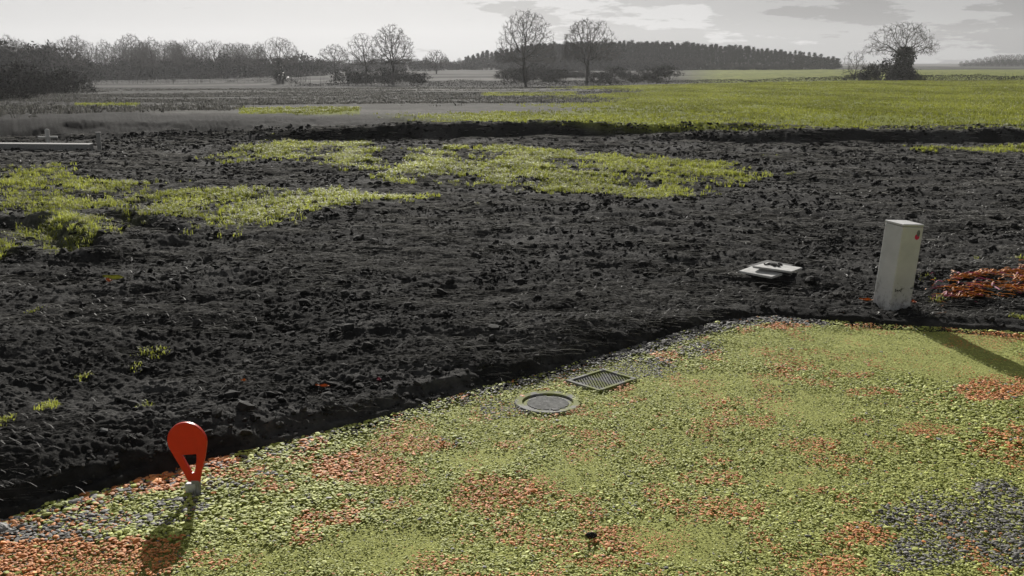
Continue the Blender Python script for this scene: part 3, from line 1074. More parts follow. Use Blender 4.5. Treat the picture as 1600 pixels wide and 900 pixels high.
def build_trees():
    # ---- single trees with a shape of their own
    def single(px, Y, top, wpx, seed, label, **kw):
        x = (px - 800.0) * Y / (F * CP + 330 * SP)
        h = (H - Y * slope(top)) - tz(x, Y)
        t = bare_tree('bare_tree', seed, h, wpx * Y / F, **kw)
        place(t, px, Y, rz=0.0)
        tag(t, label, 'tree', 'bare trees along the hedgerows')
        return t
    single(822, 152, 12, 92, 3, 'tallest bare tree with upright fanning limbs rising over the left of the pine wood', base=0.30, natt=1200, rmin=.018, twigs=5)
    single(917, 165, 26, 94, 8, 'bare round topped tree showing only its twiggy crown above the pine wood', base=0.34, natt=1100, rmin=.018, twigs=5)
    single(613, 175, 36, 74, 12, 'tall bare tree with domed crown, highest in the gap left of the pine wood', base=0.32, natt=950, rmin=.018, twigs=5)
    single(572, 178, 49, 52, 17, 'bare tree leaning against the domed taller tree on its right', base=0.34, natt=650, lean=-0.6)
    single(524, 230, 67, 54, 23, 'small bare tree with a flat spreading crown in the gap after the long treeline', base=0.42, natt=480, rmin=.018)
    single(438, 235, 55, 74, 29, 'bare tree with open crown standing last at the right end of the long treeline', base=0.34, natt=800, rmin=.018)
    single(682, 300, 77, 42, 31, 'small hazy bare tree just left of the pine wood edge', base=0.3, natt=500, rmin=.02)
    single(1335, 160, 74, 38, 37, 'thin scrubby bare sapling between the pine wood and the ivy clad tree', base=0.15, natt=200, twigs=2, twig_len=.08)
    # ---- ivy-clad tree on the right
    x = (1410 - 800.0) * 158 / (F * CP + 330 * SP)
    h_ = (H - 158 * slope(31)) - tz(x, 158)
    t = bare_tree('ivy_clad_tree', 43, h_, 108 * 158 / F, base=0.42, natt=900)
    place(t, 1408, 158, rz=0.0)
    tag(t, 'broad bare tree with ivy thick around its trunk alone on the right skyline', 'tree')
    rg = np.random.default_rng(5)
    n = 5200
    f = rg.uniform(0, 1, n)
    rad = (0.55 + 1.6 * (1 - f) ** 1.6 + 0.75 * np.exp(-((f - 0.75) / 0.18) ** 2)) * np.sqrt(rg.uniform(0.1, 1, n))
    a = rg.uniform(0, 2 * PI, n)
    P = np.stack([np.cos(a) * rad * 1.2 + f * 0.35, np.sin(a) * rad, f * 5.0], -1) + rg.normal(0, 0.12, (n, 3))
    V, Q = leaf_quads(P, rg.uniform(0.08, 0.22, n), rg)
    mobj('ivy', np_mesh('ivy', V, Q, M_IVY), t)
    # ---- the long treeline on the left
    protos = [bare_tree('bare_tree', 100 + i, 14.0, [8.5, 10.5, 7.5, 11.0, 8.0][i], base=[0.36, 0.3, 0.42, 0.34, 0.4][i], natt=650,
                        rmin=0.028, twigs=4) for i in range(5)]
    spots = []
    px = -95
    i = 0
    while px < 415:
        top = np.interp(px, [-100, 0, 25, 60, 115, 150, 210, 260, 300, 345, 400, 420], [50, 52, 58, 70, 50, 66, 52, 64, 60, 62, 68, 66]) + random.uniform(-4, 7)
        spots.append((px, random.uniform(225, 250) if px < 110 else random.uniform(290, 350), top, 0))
        px += random.uniform(12, 19)
    for q in range(22):
        spots.append((random.uniform(-80, 430), random.uniform(360, 420), random.uniform(62, 78), 1))
    for q in range(10):
        spots.append((random.uniform(455, 720), random.uniform(420, 520), random.uniform(82, 92), 2))
    first = {0: True, 1: True, 2: True, 3: True, 4: True}
    for n, (px, Y, top, row) in enumerate(spots):
        j = n % 5
        o = protos[j] if first[j] else copy_tree(protos[j])
        first[j] = False
        x = (px - 800.0) * Y / (F * CP + 330 * SP)
        z = tz(x, Y)
        hh = (H - Y * slope(top)) - z
        place(o, px, Y, max(hh, 2.5) / 14.0)
        if row == 0:
            tag(o, 'hazy bare tree in the front rank of the long treeline on the left', 'tree', 'front trees of the long treeline')
        elif row == 1:
            tag(o, 'faint bare tree standing behind the long treeline on the left', 'tree', 'trees behind the long treeline')
        else:
            tag(o, 'low faint tree on the far field edge between treeline and pine wood', 'tree', 'trees on the far field edge')
    # ---- scrub under the treeline and along the fields
    sp = [scrub('scrub_bush', 200 + i, 9.0, 4.0, 4.4, 1500, 0.26, M_SCRUB, stems=40) for i in range(3)]
    used = [False] * 3
    bs = []
    px = -90
    while px < 500:
        bs.append((px, random.uniform(215, 260) if px < 130 else random.uniform(290, 350), random.uniform(0.85, 1.25) * (1.7 if px < 110 else 1.25), 0))
        px += random.uniform(11, 17)
    for px in range(792, 1050, 12):
        bs.append((px + random.uniform(-4, 4), random.uniform(170, 240), random.uniform(0.35, 0.8) * (1.15 if px < 860 else 0.8), 2))
    for px in (545, 560, 575, 590, 604, 618, 633, 648, 660):
        bs.append((px, random.uniform(178, 200), random.uniform(0.40, 0.75), 5))
    for px in range(480, 730, 9):
        bs.append((px + random.uniform(-5, 5), random.uniform(380, 440), random.uniform(0.7, 1.1), 1))
    for px in (735, 752, 768, 782, 796):
        bs.append((px, random.uniform(390, 420), random.uniform(0.8, 1.1), 1))
    for px in range(800, 1312, 9):
        bs.append((px + random.uniform(-3, 3), random.uniform(372, 384), random.uniform(0.75, 1.15) * (1 if px < 1100 else 0.5), 1))
    for px in (800, 818, 832, 846, 862, 880, 896, 1012, 1030, 940, 978):
        bs.append((px, random.uniform(185, 230), random.uniform(0.30, 0.62), 2))
    for px, sc in ((1328, .22), (1342, .28), (1358, .36), (1372, .58), (1388, .75), (1404, .45), (1424, .36), (1436, .22)):
        bs.append((px, random.uniform(152, 160), sc, 3))
    for px, Y, sc in ((78, 105, .45), (98, 110, .60), (116, 112, .42), (60, 112, .6), (30, 108, .75), (5, 112, .7), (-25, 108, .8), (-55, 110, .8), (20, 70, .24), (-30, 66, .3), (50, 75, .2)):
        bs.append((px, Y, sc, 4))
    lab = ['dense dark scrub bush under the trees of the long left treeline', 'low bush among others along the far field edge and the foot of the pines',
           'dark bush in front of the pine wood among the hedgerow', 'dark thicket bush at the foot of the ivy clad tree',
           'dark rounded bush beside the left field hedge', 'dark bush in the thicket under the domed bare tree']
    grp = ['scrub under the long treeline', 'bushes on the far field edge', 'bushes before the pine wood', 'thicket around the ivy clad tree', 'bushes by the left field', 'thicket under the domed bare tree']
    for n, (px, Y, sc, kd) in enumerate(bs):
        j = n % 3
        o = copy_tree(sp[j]) if used[j] else sp[j]
        used[j] = True
        place(o, px, Y, sc, random.choice((-1, 1)) * random.uniform(0, 0.4))
        tag(o, lab[kd], 'bush', grp[kd])
    # dark ivy-covered stub in the mid-left field
    t = scrub('shrubby_stump', 301, 2.0, 1.5, 4.6, 1500, 0.16, M_IVY, stems=30)
    place(t, 437, 190, 1.0, 0.2)
    tag(t, 'narrow dark ivy covered stump standing out of the left hedge below the end tree', 'bush')
    # ---- pine plantation
    pines = [pine_tree(400 + i, 10.0, [0.16, 0.12, 0.26, 0.20, 0.10][i], [1.7, 2.0, 1.6, 1.9, 1.8][i]) for i in range(5)]
    used = [False] * 5
    prof = ([715, 735, 760, 790, 830, 870, 960, 1060, 1130, 1200, 1260, 1300, 1318], [99, 86, 80, 78, 72, 68, 66, 68, 72, 78, 84, 90, 98])
    n = 0
    for row, (Y0, step) in enumerate(((385, 6.6), (398, 7.0), (412, 7.4))):
        px = 724 + row * 4
        while px < 1310:
            Y = Y0 + random.uniform(-4, 4) + (40 if px < 800 else 0)
            top = np.interp(px, *prof) + random.uniform(-2.6, 4.5) + (0 if row < 2 else -0.5)
            x = (px - 800.0) * Y / (F * CP + 330 * SP)
            hh = (H - Y * slope(top)) - tz(x, Y)
            j = random.randrange(5)
            o = copy_tree(pines[j]) if used[j] else pines[j]
            used[j] = True
            place(o, px, Y, max(hh, 3) / 10.0)
            s = max(hh, 3) / 10.0
            o.scale = (max(s, .75) * random.uniform(.6, .95), max(s, .75) * random.uniform(.6, .95), s)
            tag(o, 'dark pine tree packed in the plantation on the skyline', 'tree', 'pines of the plantation')
            px += step * random.uniform(0.8, 1.2)
            n += 1
    for j in range(5):
        if not used[j]:
            place(pines[j], 900 + 20 * j, 405)
            tag(pines[j], 'dark pine tree packed in the plantation on the skyline', 'tree', 'pines of the plantation')
    print('pines', n)
    # ---- far wood on the right skyline
    px = 1500
    fw = bare_tree('bare_tree', 150, 12.0, 11.0, base=0.25, natt=420, rmin=0.05)
    fb = scrub('scrub_bush', 260, 12, 6, 6.5, 1400, 0.35, M_SCRUB, stems=40)
    u = False
    while px < 1720:
        o = copy_tree(fw) if u else fw
        b = copy_tree(fb) if u else fb
        u = True
        place(o, px, random.uniform(690, 730), 0.75 * min(1, 0.45 + (px - 1500) / 110))
        place(b, px + 4, random.uniform(690, 720), 0.85 * min(1, 0.45 + (px - 1500) / 110), 0.1)
        tag(o, 'pale distant tree in the far wood at the right skyline', 'tree', 'trees of the far wood')
        tag(b, 'pale distant undergrowth bush in the far wood at the right skyline', 'bush', 'undergrowth of the far wood')
        px += random.uniform(8, 13)
    # ---- hedges
    hedge(640, 1040, 151, 151, 1.15, 1.4, 'long dark hedge between the fields in front of the pine wood', seed=1)
    hedge(1040, 1325, 151, 151, 0.70, 1.0, 'thin low hedge line between the two green fields left of the ivy clad tree', seed=2)
    hedge(1432, 1720, 151, 151, 1.0, 1.2, 'dark low hedge running right from the ivy clad tree', seed=3)
    hedge(150, 480, 215, 205, 1.9, 1.8, 'faint hedge crossing the left fields under the long treeline', seed=4, dens=60)
    hedge(440, 660, 168, 158, 1.7, 1.8, 'grey hedge below the domed bare tree', seed=5, dens=70)
    hedge(-100, 150, 150, 150, 1.3, 1.8, 'dark hedge across the left edge behind the rounded bushes', seed=7, dens=50)


# ------------------------------------------------------------------ made things
def prism(bm, pts, z0, z1):
    a = [bm.verts.new((p[0], p[1], z0)) for p in pts]
    b = [bm.verts.new((p[0], p[1], z1)) for p in pts]
    n = len(pts)
    bm.faces.new(b)
    bm.faces.new(a[::-1])
    for i in range(n):
        bm.faces.new((a[i], a[(i + 1) % n], b[(i + 1) % n], b[i]))


def build_marker():
    g = G(303, 766, 0.0)
    root = empty('marker_peg', (g[0], g[1], float(gravel_z(np.array(g[0]), np.array(g[1])))), R(-4))
    tag(root, 'red teardrop plastic marker with an open slot, on a white foot in the gravel', 'marker')
    k = 0.00246 * 1.06
    # outline in photo pixels about the head centre, y up
    cx, cy, rd = 0.0, 0.0, 29.3
    arc = [(rd * math.cos(R(a)), rd * math.sin(R(a))) for a in range(-18, 199, 6)]
    outer = arc + [(-20.0, -27.0), (-11.5, -46.0), (-5.5, -63.0), (11.0, -64.0), (16.5, -45.0), (24.0, -25.0)]
    inner = [(-10.8, -20.6), (11.8, -19.6), (10.8, -29), (5.4, -49), (1.2, -49)]
    tilt = Matrix.Rotation(R(-3), 4, 'Y')
    zc = 0.040 + 64 * k

    def P(p, y):
        return tilt @ Vector((p[0] * k, y, zc + p[1] * k))
    bm = bmesh.new()
    th = 0.008
    f_o = [bm.verts.new(P(p, -th)) for p in outer]
    f_i = [bm.verts.new(P(p, -th)) for p in inner]
    es = []
    for ring in (f_o, f_i):
        for i in range(len(ring)):
            es.append(bm.edges.new((ring[i], ring[(i + 1) % len(ring)])))
    bmesh.ops.triangle_fill(bm, edges=es, use_beauty=True)
    front = list(bm.faces)
    ext = bmesh.ops.extrude_face_region(bm, geom=front)
    vs = [e for e in ext['geom'] if isinstance(e, bmesh.types.BMVert)]
    bmesh.ops.translate(bm, verts=vs, vec=(0, 2 * th, 0))
    bmesh.ops.recalc_face_normals(bm, faces=bm.faces)
    o = bm_obj('head', bm, M_RED, root)
    bv = o.modifiers.new('bevel', 'BEVEL')
    bv.width = 0.003
    bv.segments = 2
    bv.limit_method = 'ANGLE'
    # raised rim round the disc
    # white foot
    bm = bmesh.new()
    box_bm(bm, -0.030, 0.012, -0.013, 0.014, -0.03, 0.036, 0.004)
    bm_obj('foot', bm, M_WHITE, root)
    bm = bmesh.new()
    box_bm(bm, -0.006, 0.026, -0.010, 0.012, -0.03, 0.050, 0.003)
    bm_obj('stake', bm, M_CONC_DK, root)


def build_post():
    g = G(1403, 484, 0.03)
    z = tz(g[0], g[1] + 0.1)
    root = empty('utility_post', (g[0], g[1] + 0.12, z), R(46))
    tag(root, 'leaning white square utility post with a small red emblem standing in dark soil', 'post')
    root.rotation_euler = (Matrix.Rotation(R(4.3), 4, 'Y') @ Matrix.Rotation(R(20), 4, 'Z')).to_euler()
    s, h = 0.084, 0.572
    bm = bmesh.new()
    box_bm(bm, -s, s, -s, s, -0.25, h - 0.014, 0.006)
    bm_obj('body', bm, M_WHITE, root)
    bm = bmesh.new()
    vs = box_bm(bm, -s - .003, s + .003, -s - .003, s + .003, h - 0.012, h + 0.004, 0.005)
    for v in bm.verts:
        if v.co.z > h - 0.002:
            v.co.z += 0.010 * (1 - max(abs(v.co.x), abs(v.co.y)) / s)
    # shallow hipped top
    bm_obj('cap', bm, M_WHITE, root)
    # emblem on the right face (local -y face after rotation turns right)
    FM = lambda u, w, d: Vector((u, -s - d, w))   # local face -y: u to the right, w up
    def plate(name, u0, u1, w0, w1, mat, d=0.0015, par=root, round_=0):
        bm = bmesh.new()
        n = 14
        if round_:
            pts = [((u0 + u1) / 2 + (u1 - u0) / 2 * math.cos(2 * PI * i / n), (w0 + w1) / 2 + (w1 - w0) / 2 * math.sin(2 * PI * i / n)) for i in range(n)]
        else:
            pts = [(u0, w0), (u1, w0), (u1, w1), (u0, w1)]
        a = [bm.verts.new(FM(p[0], p[1], 0.0008)) for p in pts]
        b = [bm.verts.new(FM(p[0], p[1], d)) for p in pts]
        bm.faces.new(b)
        for i in range(len(pts)):
            bm.faces.new((a[i], a[(i + 1) % len(pts)], b[(i + 1) % len(pts)], b[i]))
        return bm_obj(name, bm, mat, par)
    em = plate('emblem', 0.022, 0.060, 0.475, 0.513, M_LOGORED, 0.0018, root, 1)
    plate('emblem_figure', 0.034, 0.060, 0.495, 0.539, M_IRON, 0.0026, em, 1)
    for i, (u0, u1, w0, w1) in enumerate(((-0.066, -0.060, .128, .150), (-0.054, -0.044, .131, .143), (-0.038, -0.028, .132, .142), (-0.022, -0.016, .128, .150), (-0.022, -0.006, .146, .150), (0.055, 0.075, .150, .156))):
        plate('printed_mark', u0, u1, w0, w1, M_INK)


def build_slabs():
    # pair of pale slabs lying tilted on the soil
    z = 0.10
    c = [G(1155, 423, z), G(1176, 415.5, z), G(1222, 427, z), G(1205, 433, z)]
    root = empty('slab_cover', (0, 0, 0))
    ctr = np.mean([np.array(p) for p in (G(1158, 424, 0), G(1253, 418, 0))], 0)
    root.location = (ctr[0], ctr[1], 0.06)
    tag(root, 'flat pale two piece chamber cover lying in dark soil left of the white post', 'cover')

    def slab(name, corners, zz, th, mat):
        bm = bmesh.new()
        top = [bm.verts.new((p[0] - root.location.x, p[1] - root.location.y, zz_ - root.location.z)) for p, zz_ in zip(corners, zz)]
        bot = [bm.verts.new((v.co.x, v.co.y, v.co.z - th)) for v in top]
        bm.faces.new(top)
        bm.faces.new(bot[::-1])
        for i in range(4):
            bm.faces.new((bot[i], bot[(i + 1) % 4], top[(i + 1) % 4], top[i]))
        bmesh.ops.recalc_face_normals(bm, faces=bm.faces)
        bmesh.ops.bevel(bm, geom=list(bm.edges), offset=0.004, segments=2, affect='EDGES', profile=.5)
        return bm_obj(name, bm, mat, root)
    c1 = [G(1154, 423, .11), G(1174, 416, .125), G(1223, 427, .125), G(1206, 432.5, .11)]
    slab('panel', c1, [p[2] for p in c1], 0.016, M_CONC)
    c2 = [G(1176, 415.5, .15), G(1200, 409.5, .15), G(1254, 418, .15), G(1237, 424, .15)]
    slab('panel', c2, [p[2] for p in c2], 0.016, M_PANEL)
    # dark recess blocks under them
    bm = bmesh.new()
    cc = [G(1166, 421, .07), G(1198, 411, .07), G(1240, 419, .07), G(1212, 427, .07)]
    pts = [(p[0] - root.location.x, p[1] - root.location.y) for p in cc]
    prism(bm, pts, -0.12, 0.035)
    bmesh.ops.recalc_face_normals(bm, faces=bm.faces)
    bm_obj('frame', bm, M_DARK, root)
    # crumbs of soil on the upper panel are part of its surface
    rg = np.random.default_rng(3)
    n = 26
    a, b = np.array(G(1196, 413, .15)), np.array(G(1222, 415, .15))
    t = rg.uniform(0, 1, (n, 1))
    P = a + (b - a) * t + rg.normal(0, 0.012, (n, 3)) * [1, 1.6, 0] - np.array(root.location)
    P[:, 2] += 0.006
    V, Fc, Cc = rocks(P, rg.uniform(0.006, 0.020, n), np.full(n, .7), ICO1, .9, np.full((n, 3), 0.05), rg)
    mobj('soil_crumbs', np_mesh('soil_crumbs', V, Fc, M_CLOD, False, {'col': ('FLOAT_COLOR', Cc)}), root)


def lathe(bm, prof, n=56):
    rings = []
    for (r, z) in prof:
        rings.append([bm.verts.new((r * math.cos(2 * PI * i / n), r * math.sin(2 * PI * i / n), z)) for i in range(n)])
    for a, b in zip(rings[:-1], rings[1:]):
        for i in range(n):
            bm.faces.new((a[i], a[(i + 1) % n], b[(i + 1) % n], b[i]))
    return rings


def build_covers():
    g = G(856, 630, 0.0)
    gz = float(gravel_z(np.array(g[0]), np.array(g[1])))
    root = empty('round_cover', (g[0], g[1], gz - 0.005), 0.3)
    tag(root, 'round inspection cover with pale rim set in the gravel near the soil edge', 'cover')
    ro, ri = 0.160, 0.122
    bm = bmesh.new()
    lathe(bm, [(ro + .004, -0.05), (ro, 0.010), (ro - 0.004, 0.014), (ri + 0.003, 0.012), (ri, 0.006), (ri, -0.03)])
    bm_obj('rim', bm, M_RIM, root, False)
    bm = bmesh.new()
    rings = lathe(bm, [(ri - 0.003, -0.02), (ri - 0.003, 0.001), (ri - 0.010, 0.003), (0.03, 0.003)])
    c = bm.verts.new((0, 0, 0.003))
    n = len(rings[-1])
    for i in range(n):
        bm.faces.new((rings[-1][i], rings[-1][(i + 1) % n], c))
    lid = bm_obj('lid', bm, M_RIM, root)
    bm = bmesh.new()
    rg = random.Random(4)
    for i in range(-6, 7):
        w = math.sqrt(max(0.10 ** 2 - (i * 0.016) ** 2, 0))
        if w > 0.02:
            box_bm(bm, -w, w, i * 0.016 - 0.0035, i * 0.016 + 0.0035, 0.0025, 0.0065)
    bm_obj('ribs', bm, M_CONC_DK, lid)
    bm = bmesh.new()
    box_bm(bm, -0.02, 0.012, -ri - 0.01, -ri + 0.018, 0.004, 0.0155, 0.002)
    bm_obj('lift_slot', bm, M_DARK, root)
    COVERS.append((g[0], g[1], 0.150))
    # square cover
    cs = [np.array(G(886, 597, 0)), np.array(G(940, 577, 0)), np.array(G(998, 594, 0)), np.array(G(934, 612, 0))]
    ctr = sum(cs) / 4
    e1 = (cs[2] - cs[1] + cs[3] - cs[0]) / 2
    e2 = (cs[1] - cs[0] + cs[2] - cs[3]) / 2
    s1, s2 = np.linalg.norm(e1), np.linalg.norm(e2)
    print('square cover', s1, s2, e1, e2)
    root = empty('square_cover', (ctr[0], ctr[1], float(gravel_z(np.array(ctr[0]), np.array(ctr[1]))) - 0.006), math.atan2(e1[1], e1[0]))
    tag(root, 'square drain cover with pale frame and dark studded plate behind the round cover', 'cover')
    a, b = s1 / 2, s2 / 2
    w = 0.020
    bm = bmesh.new()
    box_bm(bm, -a, a, -b, -b + w, -0.05, 0.014, 0.003)
    box_bm(bm, -a, a, b - w, b, -0.05, 0.014, 0.003)
    box_bm(bm, -a, -a + w, -b + w + .001, b - w - .001, -0.05, 0.013, 0.003)
    box_bm(bm, a - w, a, -b + w + .001, b - w - .001, -0.05, 0.013, 0.003)
    bm_obj('frame', bm, M_RIM, root)
    bm = bmesh.new()
    box_bm(bm, -a + w + .003, a - w - .003, -b + w + .003, b - w - .003, -0.04, -0.002)
    plate = bm_obj('plate', bm, M_IRON, root)
    bm = bmesh.new()
    nx, ny = 15, 13
    for i in range(nx):
        for j in range(ny):
            x = -a + w + 0.014 + (2 * a - 2 * w - 0.028) * i / (nx - 1)
            y = -b + w + 0.014 + (2 * b - 2 * w - 0.028) * j / (ny - 1)
            y += 0.5 * (i % 2) * (2 * b - 2 * w - 0.028) / (ny - 1) - 0.004
            box_bm(bm, x - 0.004, x + 0.004, y - 0.004, y + 0.004, -0.0022, 0.006, 0.0)
    bm_obj('studs', bm, M_RIM, plate)
    R0 = max(a, b)
    for u in np.linspace(-a + .06, a - .06, 4):
        for v in np.linspace(-b + .06, b - .06, 4):
            d1, d2 = e1 / s1, e2 / s2
            p = ctr + d1 * u + d2 * v
            COVERS.append((p[0], p[1], 0.075))


def build_left_beam():
    # long low concrete kerb beam with two short pale posts
    z = 0.10
    a, b = AT(-160, 224, 19.6), AT(142, 229, 19.9)
    ax, ay = a[0], a[1]
    bx, by = b[0], b[1]
    L = math.hypot(bx - ax, by - ay)
    mid = ((ax + bx) / 2, (ay + by) / 2)
    root = empty('concrete_beam', (mid[0], mid[1], tz(*mid)), math.atan2(by - ay, bx - ax))
    tag(root, 'long pale concrete beam lying on the soil at the left edge', 'beam')
    zt = H - 19.75 * slope(221.5) - root.location.z
    print('beam top', zt)
    bm = bmesh.new()
    vs = box_bm(bm, -L / 2, L / 2, -0.16, 0.16, -0.08, max(zt, 0.05), 0.012)
    for v in bm.verts:
        if v.co.x > L * 0.3:
            v.co.z -= 0.05 * (v.co.x - L * 0.3) / (L * 0.2)
    bm_obj('beam', bm, M_CONC_DK, root)
    for (px, py, Y, hgt, r_, lab) in ((155, 227, 20.2, 0.26, 0, 'short square pale post right of the concrete beam end'),
                                      (75, 220, 21.0, 0.25, 1, 'short round topped pale post behind the concrete beam')):
        p = AT(px, py, Y)
        g = tz(p[0], p[1])
        rt = empty('short_post', (p[0], p[1], g), 0.35)
        tag(rt, lab, 'post')
        hgt = (p[2] + hgt) - g
        bm = bmesh.new()
        if r_:
            lathe(bm, [(0.045, -0.1), (0.045, hgt - 0.03), (0.036, hgt - 0.010), (0.012, hgt), (0.001, hgt + .001)], 16)
            bm_obj('shaft', bm, M_CONC, rt, True)
            bm = bmesh.new()
            box_bm(bm, -0.19, 0.19, -0.045, 0.045, hgt - 0.20, hgt - 0.155, 0.008)
            bm_obj('foot', bm, M_CONC, rt)
        else:
            box_bm(bm, -0.04, 0.04, -0.04, 0.04, -0.1, hgt - 0.012, 0.006)
            bm_obj('shaft', bm, M_CONC_DK, rt)
            bm = bmesh.new()
            box_bm(bm, -0.044, 0.044, -0.044, 0.044, hgt - 0.011, hgt + 0.004, 0.004)
            bm_obj('cap', bm, M_CONC_DK, rt)


def build_scraps():
    def leaf(px, py, L, W, col, rz, label, name='dead_leaf', cat='leaf', curl=0.35, zz=0.05):
        g = G(px, py, zz)
        z = tz(g[0], g[1]) if poly_sd(np.array([g[0]]), np.array([g[1]]), GRAVEL_POLY)[0] > 0 else 0.0
        m = noisy('leaf_tissue', [(0.3, tuple(c * 0.7 for c in col)), (0.7, col)], 40, 0.6, 0.3)
        bm = bmesh.new()
        nu, nv = 9, 5
        grid = []
        for i in range(nu):
            u = i / (nu - 1)
            w = W * math.sin(PI * min(max(u, 0.04), 0.97)) ** 0.7
            row = []
            for j in range(nv):
                v = j / (nv - 1) - 0.5
                row.append(bm.verts.new(((u - .5) * L, v * w, 0.012 + curl * L * (u - .5) ** 2 + abs(v) * w * 0.7 + 0.004 * math.sin(9 * u + 3 * v))))
            grid.append(row)
        for i in range(nu - 1):
            for j in range(nv - 1):
                bm.faces.new((grid[i][j], grid[i + 1][j], grid[i + 1][j + 1], grid[i][j + 1]))
        r = bmesh.ops.solidify(bm, geom=list(bm.faces), thickness=0.0015)
        o = bm_obj(name, bm, m, None, True)
        o.location = (g[0], g[1], z + 0.012)
        o.rotation_euler = (0.3, 0.1, rz)
        tag(o, label, cat)
    leaf(178, 441, 0.15, 0.06, (0.38, 0.38, 0.07), 0.15, 'curled yellow green leaf lying on dark soil at the left', curl=.5)
    leaf(169, 442, 0.06, 0.05, (0.62, 0.22, 0.08), 1.3, 'small orange leaf touching the curled yellow green leaf')
    leaf(504, 609, 0.07, 0.022, (0.5, 0.16, 0.05), 0.1, 'narrow orange leaf on the soil above the gravel edge')
    leaf(380, 596, 0.028, 0.02, (0.5, 0.2, 0.06), 0.5, 'tiny orange leaf speck on soil left of the narrow orange leaf')
    leaf(591, 602, 0.03, 0.022, (0.35, 0.06, 0.10), 0.9, 'tiny reddish leaf on soil right of the narrow orange leaf')
    leaf(1352, 470, 0.10, 0.03, (0.5, 0.18, 0.04), 0.1, 'orange leaf at the left foot of the white post')
    leaf(1426, 475, 0.05, 0.03, (0.45, 0.14, 0.05), 0.6, 'rusty leaf at the right foot of the white post')
    # dark stone in the orange gravel
    g = G(924, 838, 0)
    V, Fc, Cc = rocks(np.array([[0, 0, 0.006]]), np.array([0.020]), np.array([0.7]), ICO2, 0.95, np.full((1, 3), 0.025), np.random.default_rng(9))
    o = mobj('dark_stone', np_mesh('dark_stone', V, Fc, M_CLOD, False, {'col': ('FLOAT_COLOR', Cc)}))
    o.location = (g[0], g[1], float(gravel_z(np.array(g[0]), np.array(g[1]))))
    tag(o, 'black jagged stone standing out of an orange patch of gravel', 'stone')
    # russet stalks and chips at the right, behind the gravel
    rg = np.random.default_rng(61)
    pts = []
    for (cx, cy, hw, hh, n) in ((1545, 432, 62, 4, 240), (1500, 460, 32, 8, 130), (1580, 455, 24, 9, 90), (1520, 448, 75, 16, 110), (1630, 440, 50, 14, 150)):
        for i in range(n):
            px = cx + rg.uniform(-hw, hw)
            py = cy - (px - cx) * 0.12 * (hw > 55) + rg.normal(0, hh * 0.5)
            pts.append(G(px, py, 0.06)[:2])
    pts = np.array(pts)
    n = len(pts)
    z = terrain(pts[:, 0], pts[:, 1])
    hue = rg.uniform(0, 1, (n, 1))
    C = np.array([0.30, 0.10, 0.016]) * (1 - hue) + np.array([0.52, 0.20, 0.04]) * hue
    C = np.where(rg.uniform(0, 1, (n, 1)) < 0.2, np.array([0.28, 0.05, 0.11]), C)
    V, Fc, Cc = ribbons(np.stack([pts[:, 0], pts[:, 1], z + 0.015], -1), rg.uniform(0.03, 0.12, n), rg.normal(0.2, 0.5, n), rg.uniform(0.002, 0.014, n),
                        rg.uniform(0.004, 0.013, n), rg.normal(0, 0.9, n), C, 4, rg)
    o = mobj('dead_leaves', np_mesh('dead_leaves', V, Fc, M_STRAW, False, {'col': ('FLOAT_COLOR', Cc)}))
    o['kind'] = 'stuff'


build_covers()
build_gravel()
build_clods()
build_straw()
build_grass()
build_trees()
build_marker()
build_post()
build_slabs()
build_left_beam()
build_scraps()

# ------------------------------------------------------------------ air
HAZE = True
if HAZE:
    bm = bmesh.new()
    box_bm(bm, -900, 900, -60, 1250, -14, 40)
    m, nt, out = new_mat('haze_air')
    v = nt.nodes.new('ShaderNodeVolumePrincipled')
    v.inputs['Color'].default_value = (0.96, 0.97, 1.0, 1)
    v.inputs['Density'].default_value = 0.00015
    v.inputs['Anisotropy'].default_value = 0.35
    nt.links.new(v.outputs[0], out.inputs['Volume'])
    o = bm_obj('haze', bm, m)
    o['kind'] = 'stuff'

# ------------------------------------------------------------------ sky, sun, camera
w = bpy.data.worlds.new('World')
SC.world = w
w.use_nodes = True
nt = w.node_tree
for n in list(nt.nodes):
    nt.nodes.remove(n)
out = nt.nodes.new('ShaderNodeOutputWorld')
bg = nt.nodes.new('ShaderNodeBackground')
bg.inputs[1].default_value = 0.042
nt.links.new(bg.outputs[0], out.inputs[0])
sky = nt.nodes.new('ShaderNodeTexSky')
sky.sky_type = 'NISHITA'
sky.sun_disc = False
sky.sun_elevation = SUN_EL
sky.sun_rotation = SUN_AZ
sky.dust_density = 3.0
sky.air_density = 1.2
hs = nt.nodes.new('ShaderNodeHueSaturation')
hs.inputs['Saturation'].default_value = 0.22
nt.links.new(sky.outputs[0], hs.inputs['Color'])


def mth(op, a, b=None, c=None):
    n = nt.nodes.new('ShaderNodeMath')
    n.operation = op
    for i, s in enumerate((a, b, c)):
        if s is None:
            continue
        if isinstance(s, (int, float)):
            n.inputs[i].default_value = s
        else:
            nt.links.new(s, n.inputs[i])
    return n.outputs[0]


def maprange(v, a, b, c=0.0, d=1.0):
    n = nt.nodes.new('ShaderNodeMapRange')
    n.interpolation_type = 'SMOOTHSTEP'
    nt.links.new(v, n.inputs[0])
    for i, s in enumerate((a, b, c, d)):
        n.inputs[i + 1].default_value = s
    return n.outputs[0]


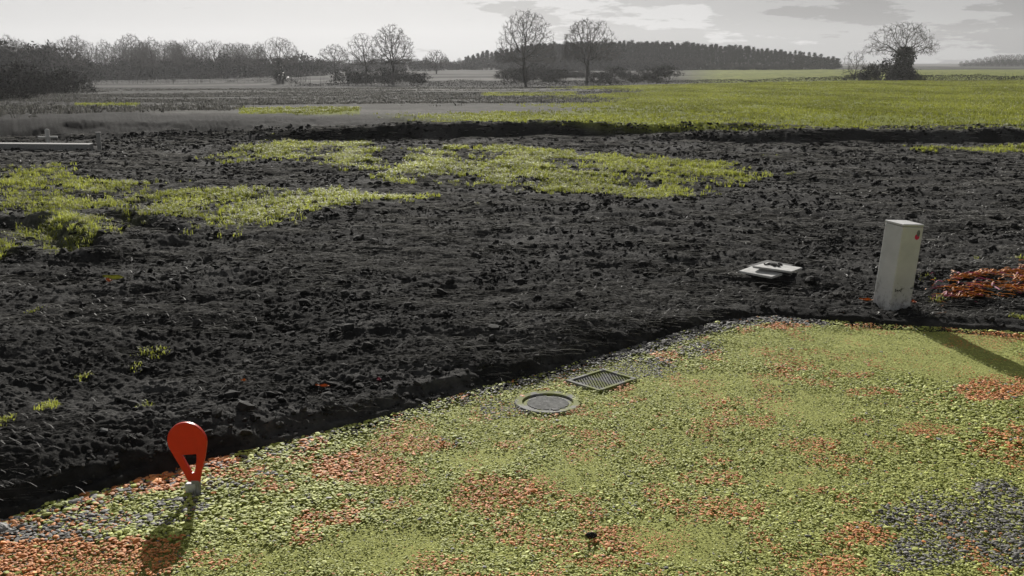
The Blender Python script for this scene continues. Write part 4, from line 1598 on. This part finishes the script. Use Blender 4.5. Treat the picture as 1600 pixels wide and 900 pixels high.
tc = nt.nodes.new('ShaderNodeTexCoord')
sx = nt.nodes.new('ShaderNodeSeparateXYZ')
nt.links.new(tc.outputs['Generated'], sx.inputs[0])
az = mth('ARCTAN2', sx.outputs[0], sx.outputs[1])
el = mth('ARCSINE', sx.outputs[2])
cb = nt.nodes.new('ShaderNodeCombineXYZ')
nt.links.new(mth('MULTIPLY', az, 7.0), cb.inputs[0])
nt.links.new(mth('MULTIPLY', el, 34.0), cb.inputs[1])
n1 = nt.nodes.new('ShaderNodeTexNoise')
n1.inputs['Scale'].default_value = 1.0
n1.inputs['Detail'].default_value = 7
n1.inputs['Roughness'].default_value = 0.62
nt.links.new(cb.outputs[0], n1.inputs['Vector'])
sd_ = Vector((math.sin(SUN_AZ) * math.cos(SUN_EL), math.cos(SUN_AZ) * math.cos(SUN_EL), math.sin(SUN_EL)))
# thin bright cloud on the sunward side, thicker grey cloud banks away from it
tt = mth('ADD', mth('MULTIPLY', n1.outputs['Fac'], 1.0), mth('ADD', mth('MULTIPLY', az, 0.55), mth('MULTIPLY', el, 0.9)))
lv1 = maprange(tt, 0.54, 0.59, 0.46, 0.32)
lv2 = maprange(tt, 0.72, 0.77, 0.0, 0.10)
bright = mth('MULTIPLY', mth('SUBTRACT', lv1, lv2), 1.0 / 0.05)
cc = nt.nodes.new('ShaderNodeCombineColor')
for i in range(3):
    nt.links.new(bright, cc.inputs[i])
mx = nt.nodes.new('ShaderNodeMix')
mx.data_type = 'RGBA'
nt.links.new(maprange(el, 0.12, 0.5, 0.94, 0.12), mx.inputs[0])
nt.links.new(hs.outputs[0], mx.inputs[6])
nt.links.new(cc.outputs[0], mx.inputs[7])
nt.links.new(mx.outputs[2], bg.inputs[0])

sl = bpy.data.lights.new('sun', 'SUN')
sl.energy = 5.0
sl.angle = R(0.5)
sl.color = (1.0, 0.96, 0.9)
so = bpy.data.objects.new('sun', sl)
so.rotation_euler = sd_.to_track_quat('Z', 'Y').to_euler()
so.location = (0, 0, 30)
link(so)

cam = bpy.data.cameras.new('camera')
cam.sensor_width = 36
cam.lens = F / 1600 * 36
cam.clip_end = 12000
cam.clip_start = 0.05
co = bpy.data.objects.new('camera', cam)
co.location = (0, 0, H)
co.rotation_euler = (PI / 2 - PITCH, 0, 0)
link(co)
SC.camera = co
SC.view_settings.view_transform = 'Standard'
SC.view_settings.look = 'None'
SC.view_settings.exposure = 0.6
SC.view_settings.gamma = 1
SC.render.engine = 'CYCLES'
SC.cycles.use_denoising = True
SC.cycles.max_bounces = 5
SC.cycles.diffuse_bounces = 3
SC.cycles.volume_bounces = 1
SC.cycles.use_adaptive_sampling = True
SC.cycles.adaptive_threshold = 0.02
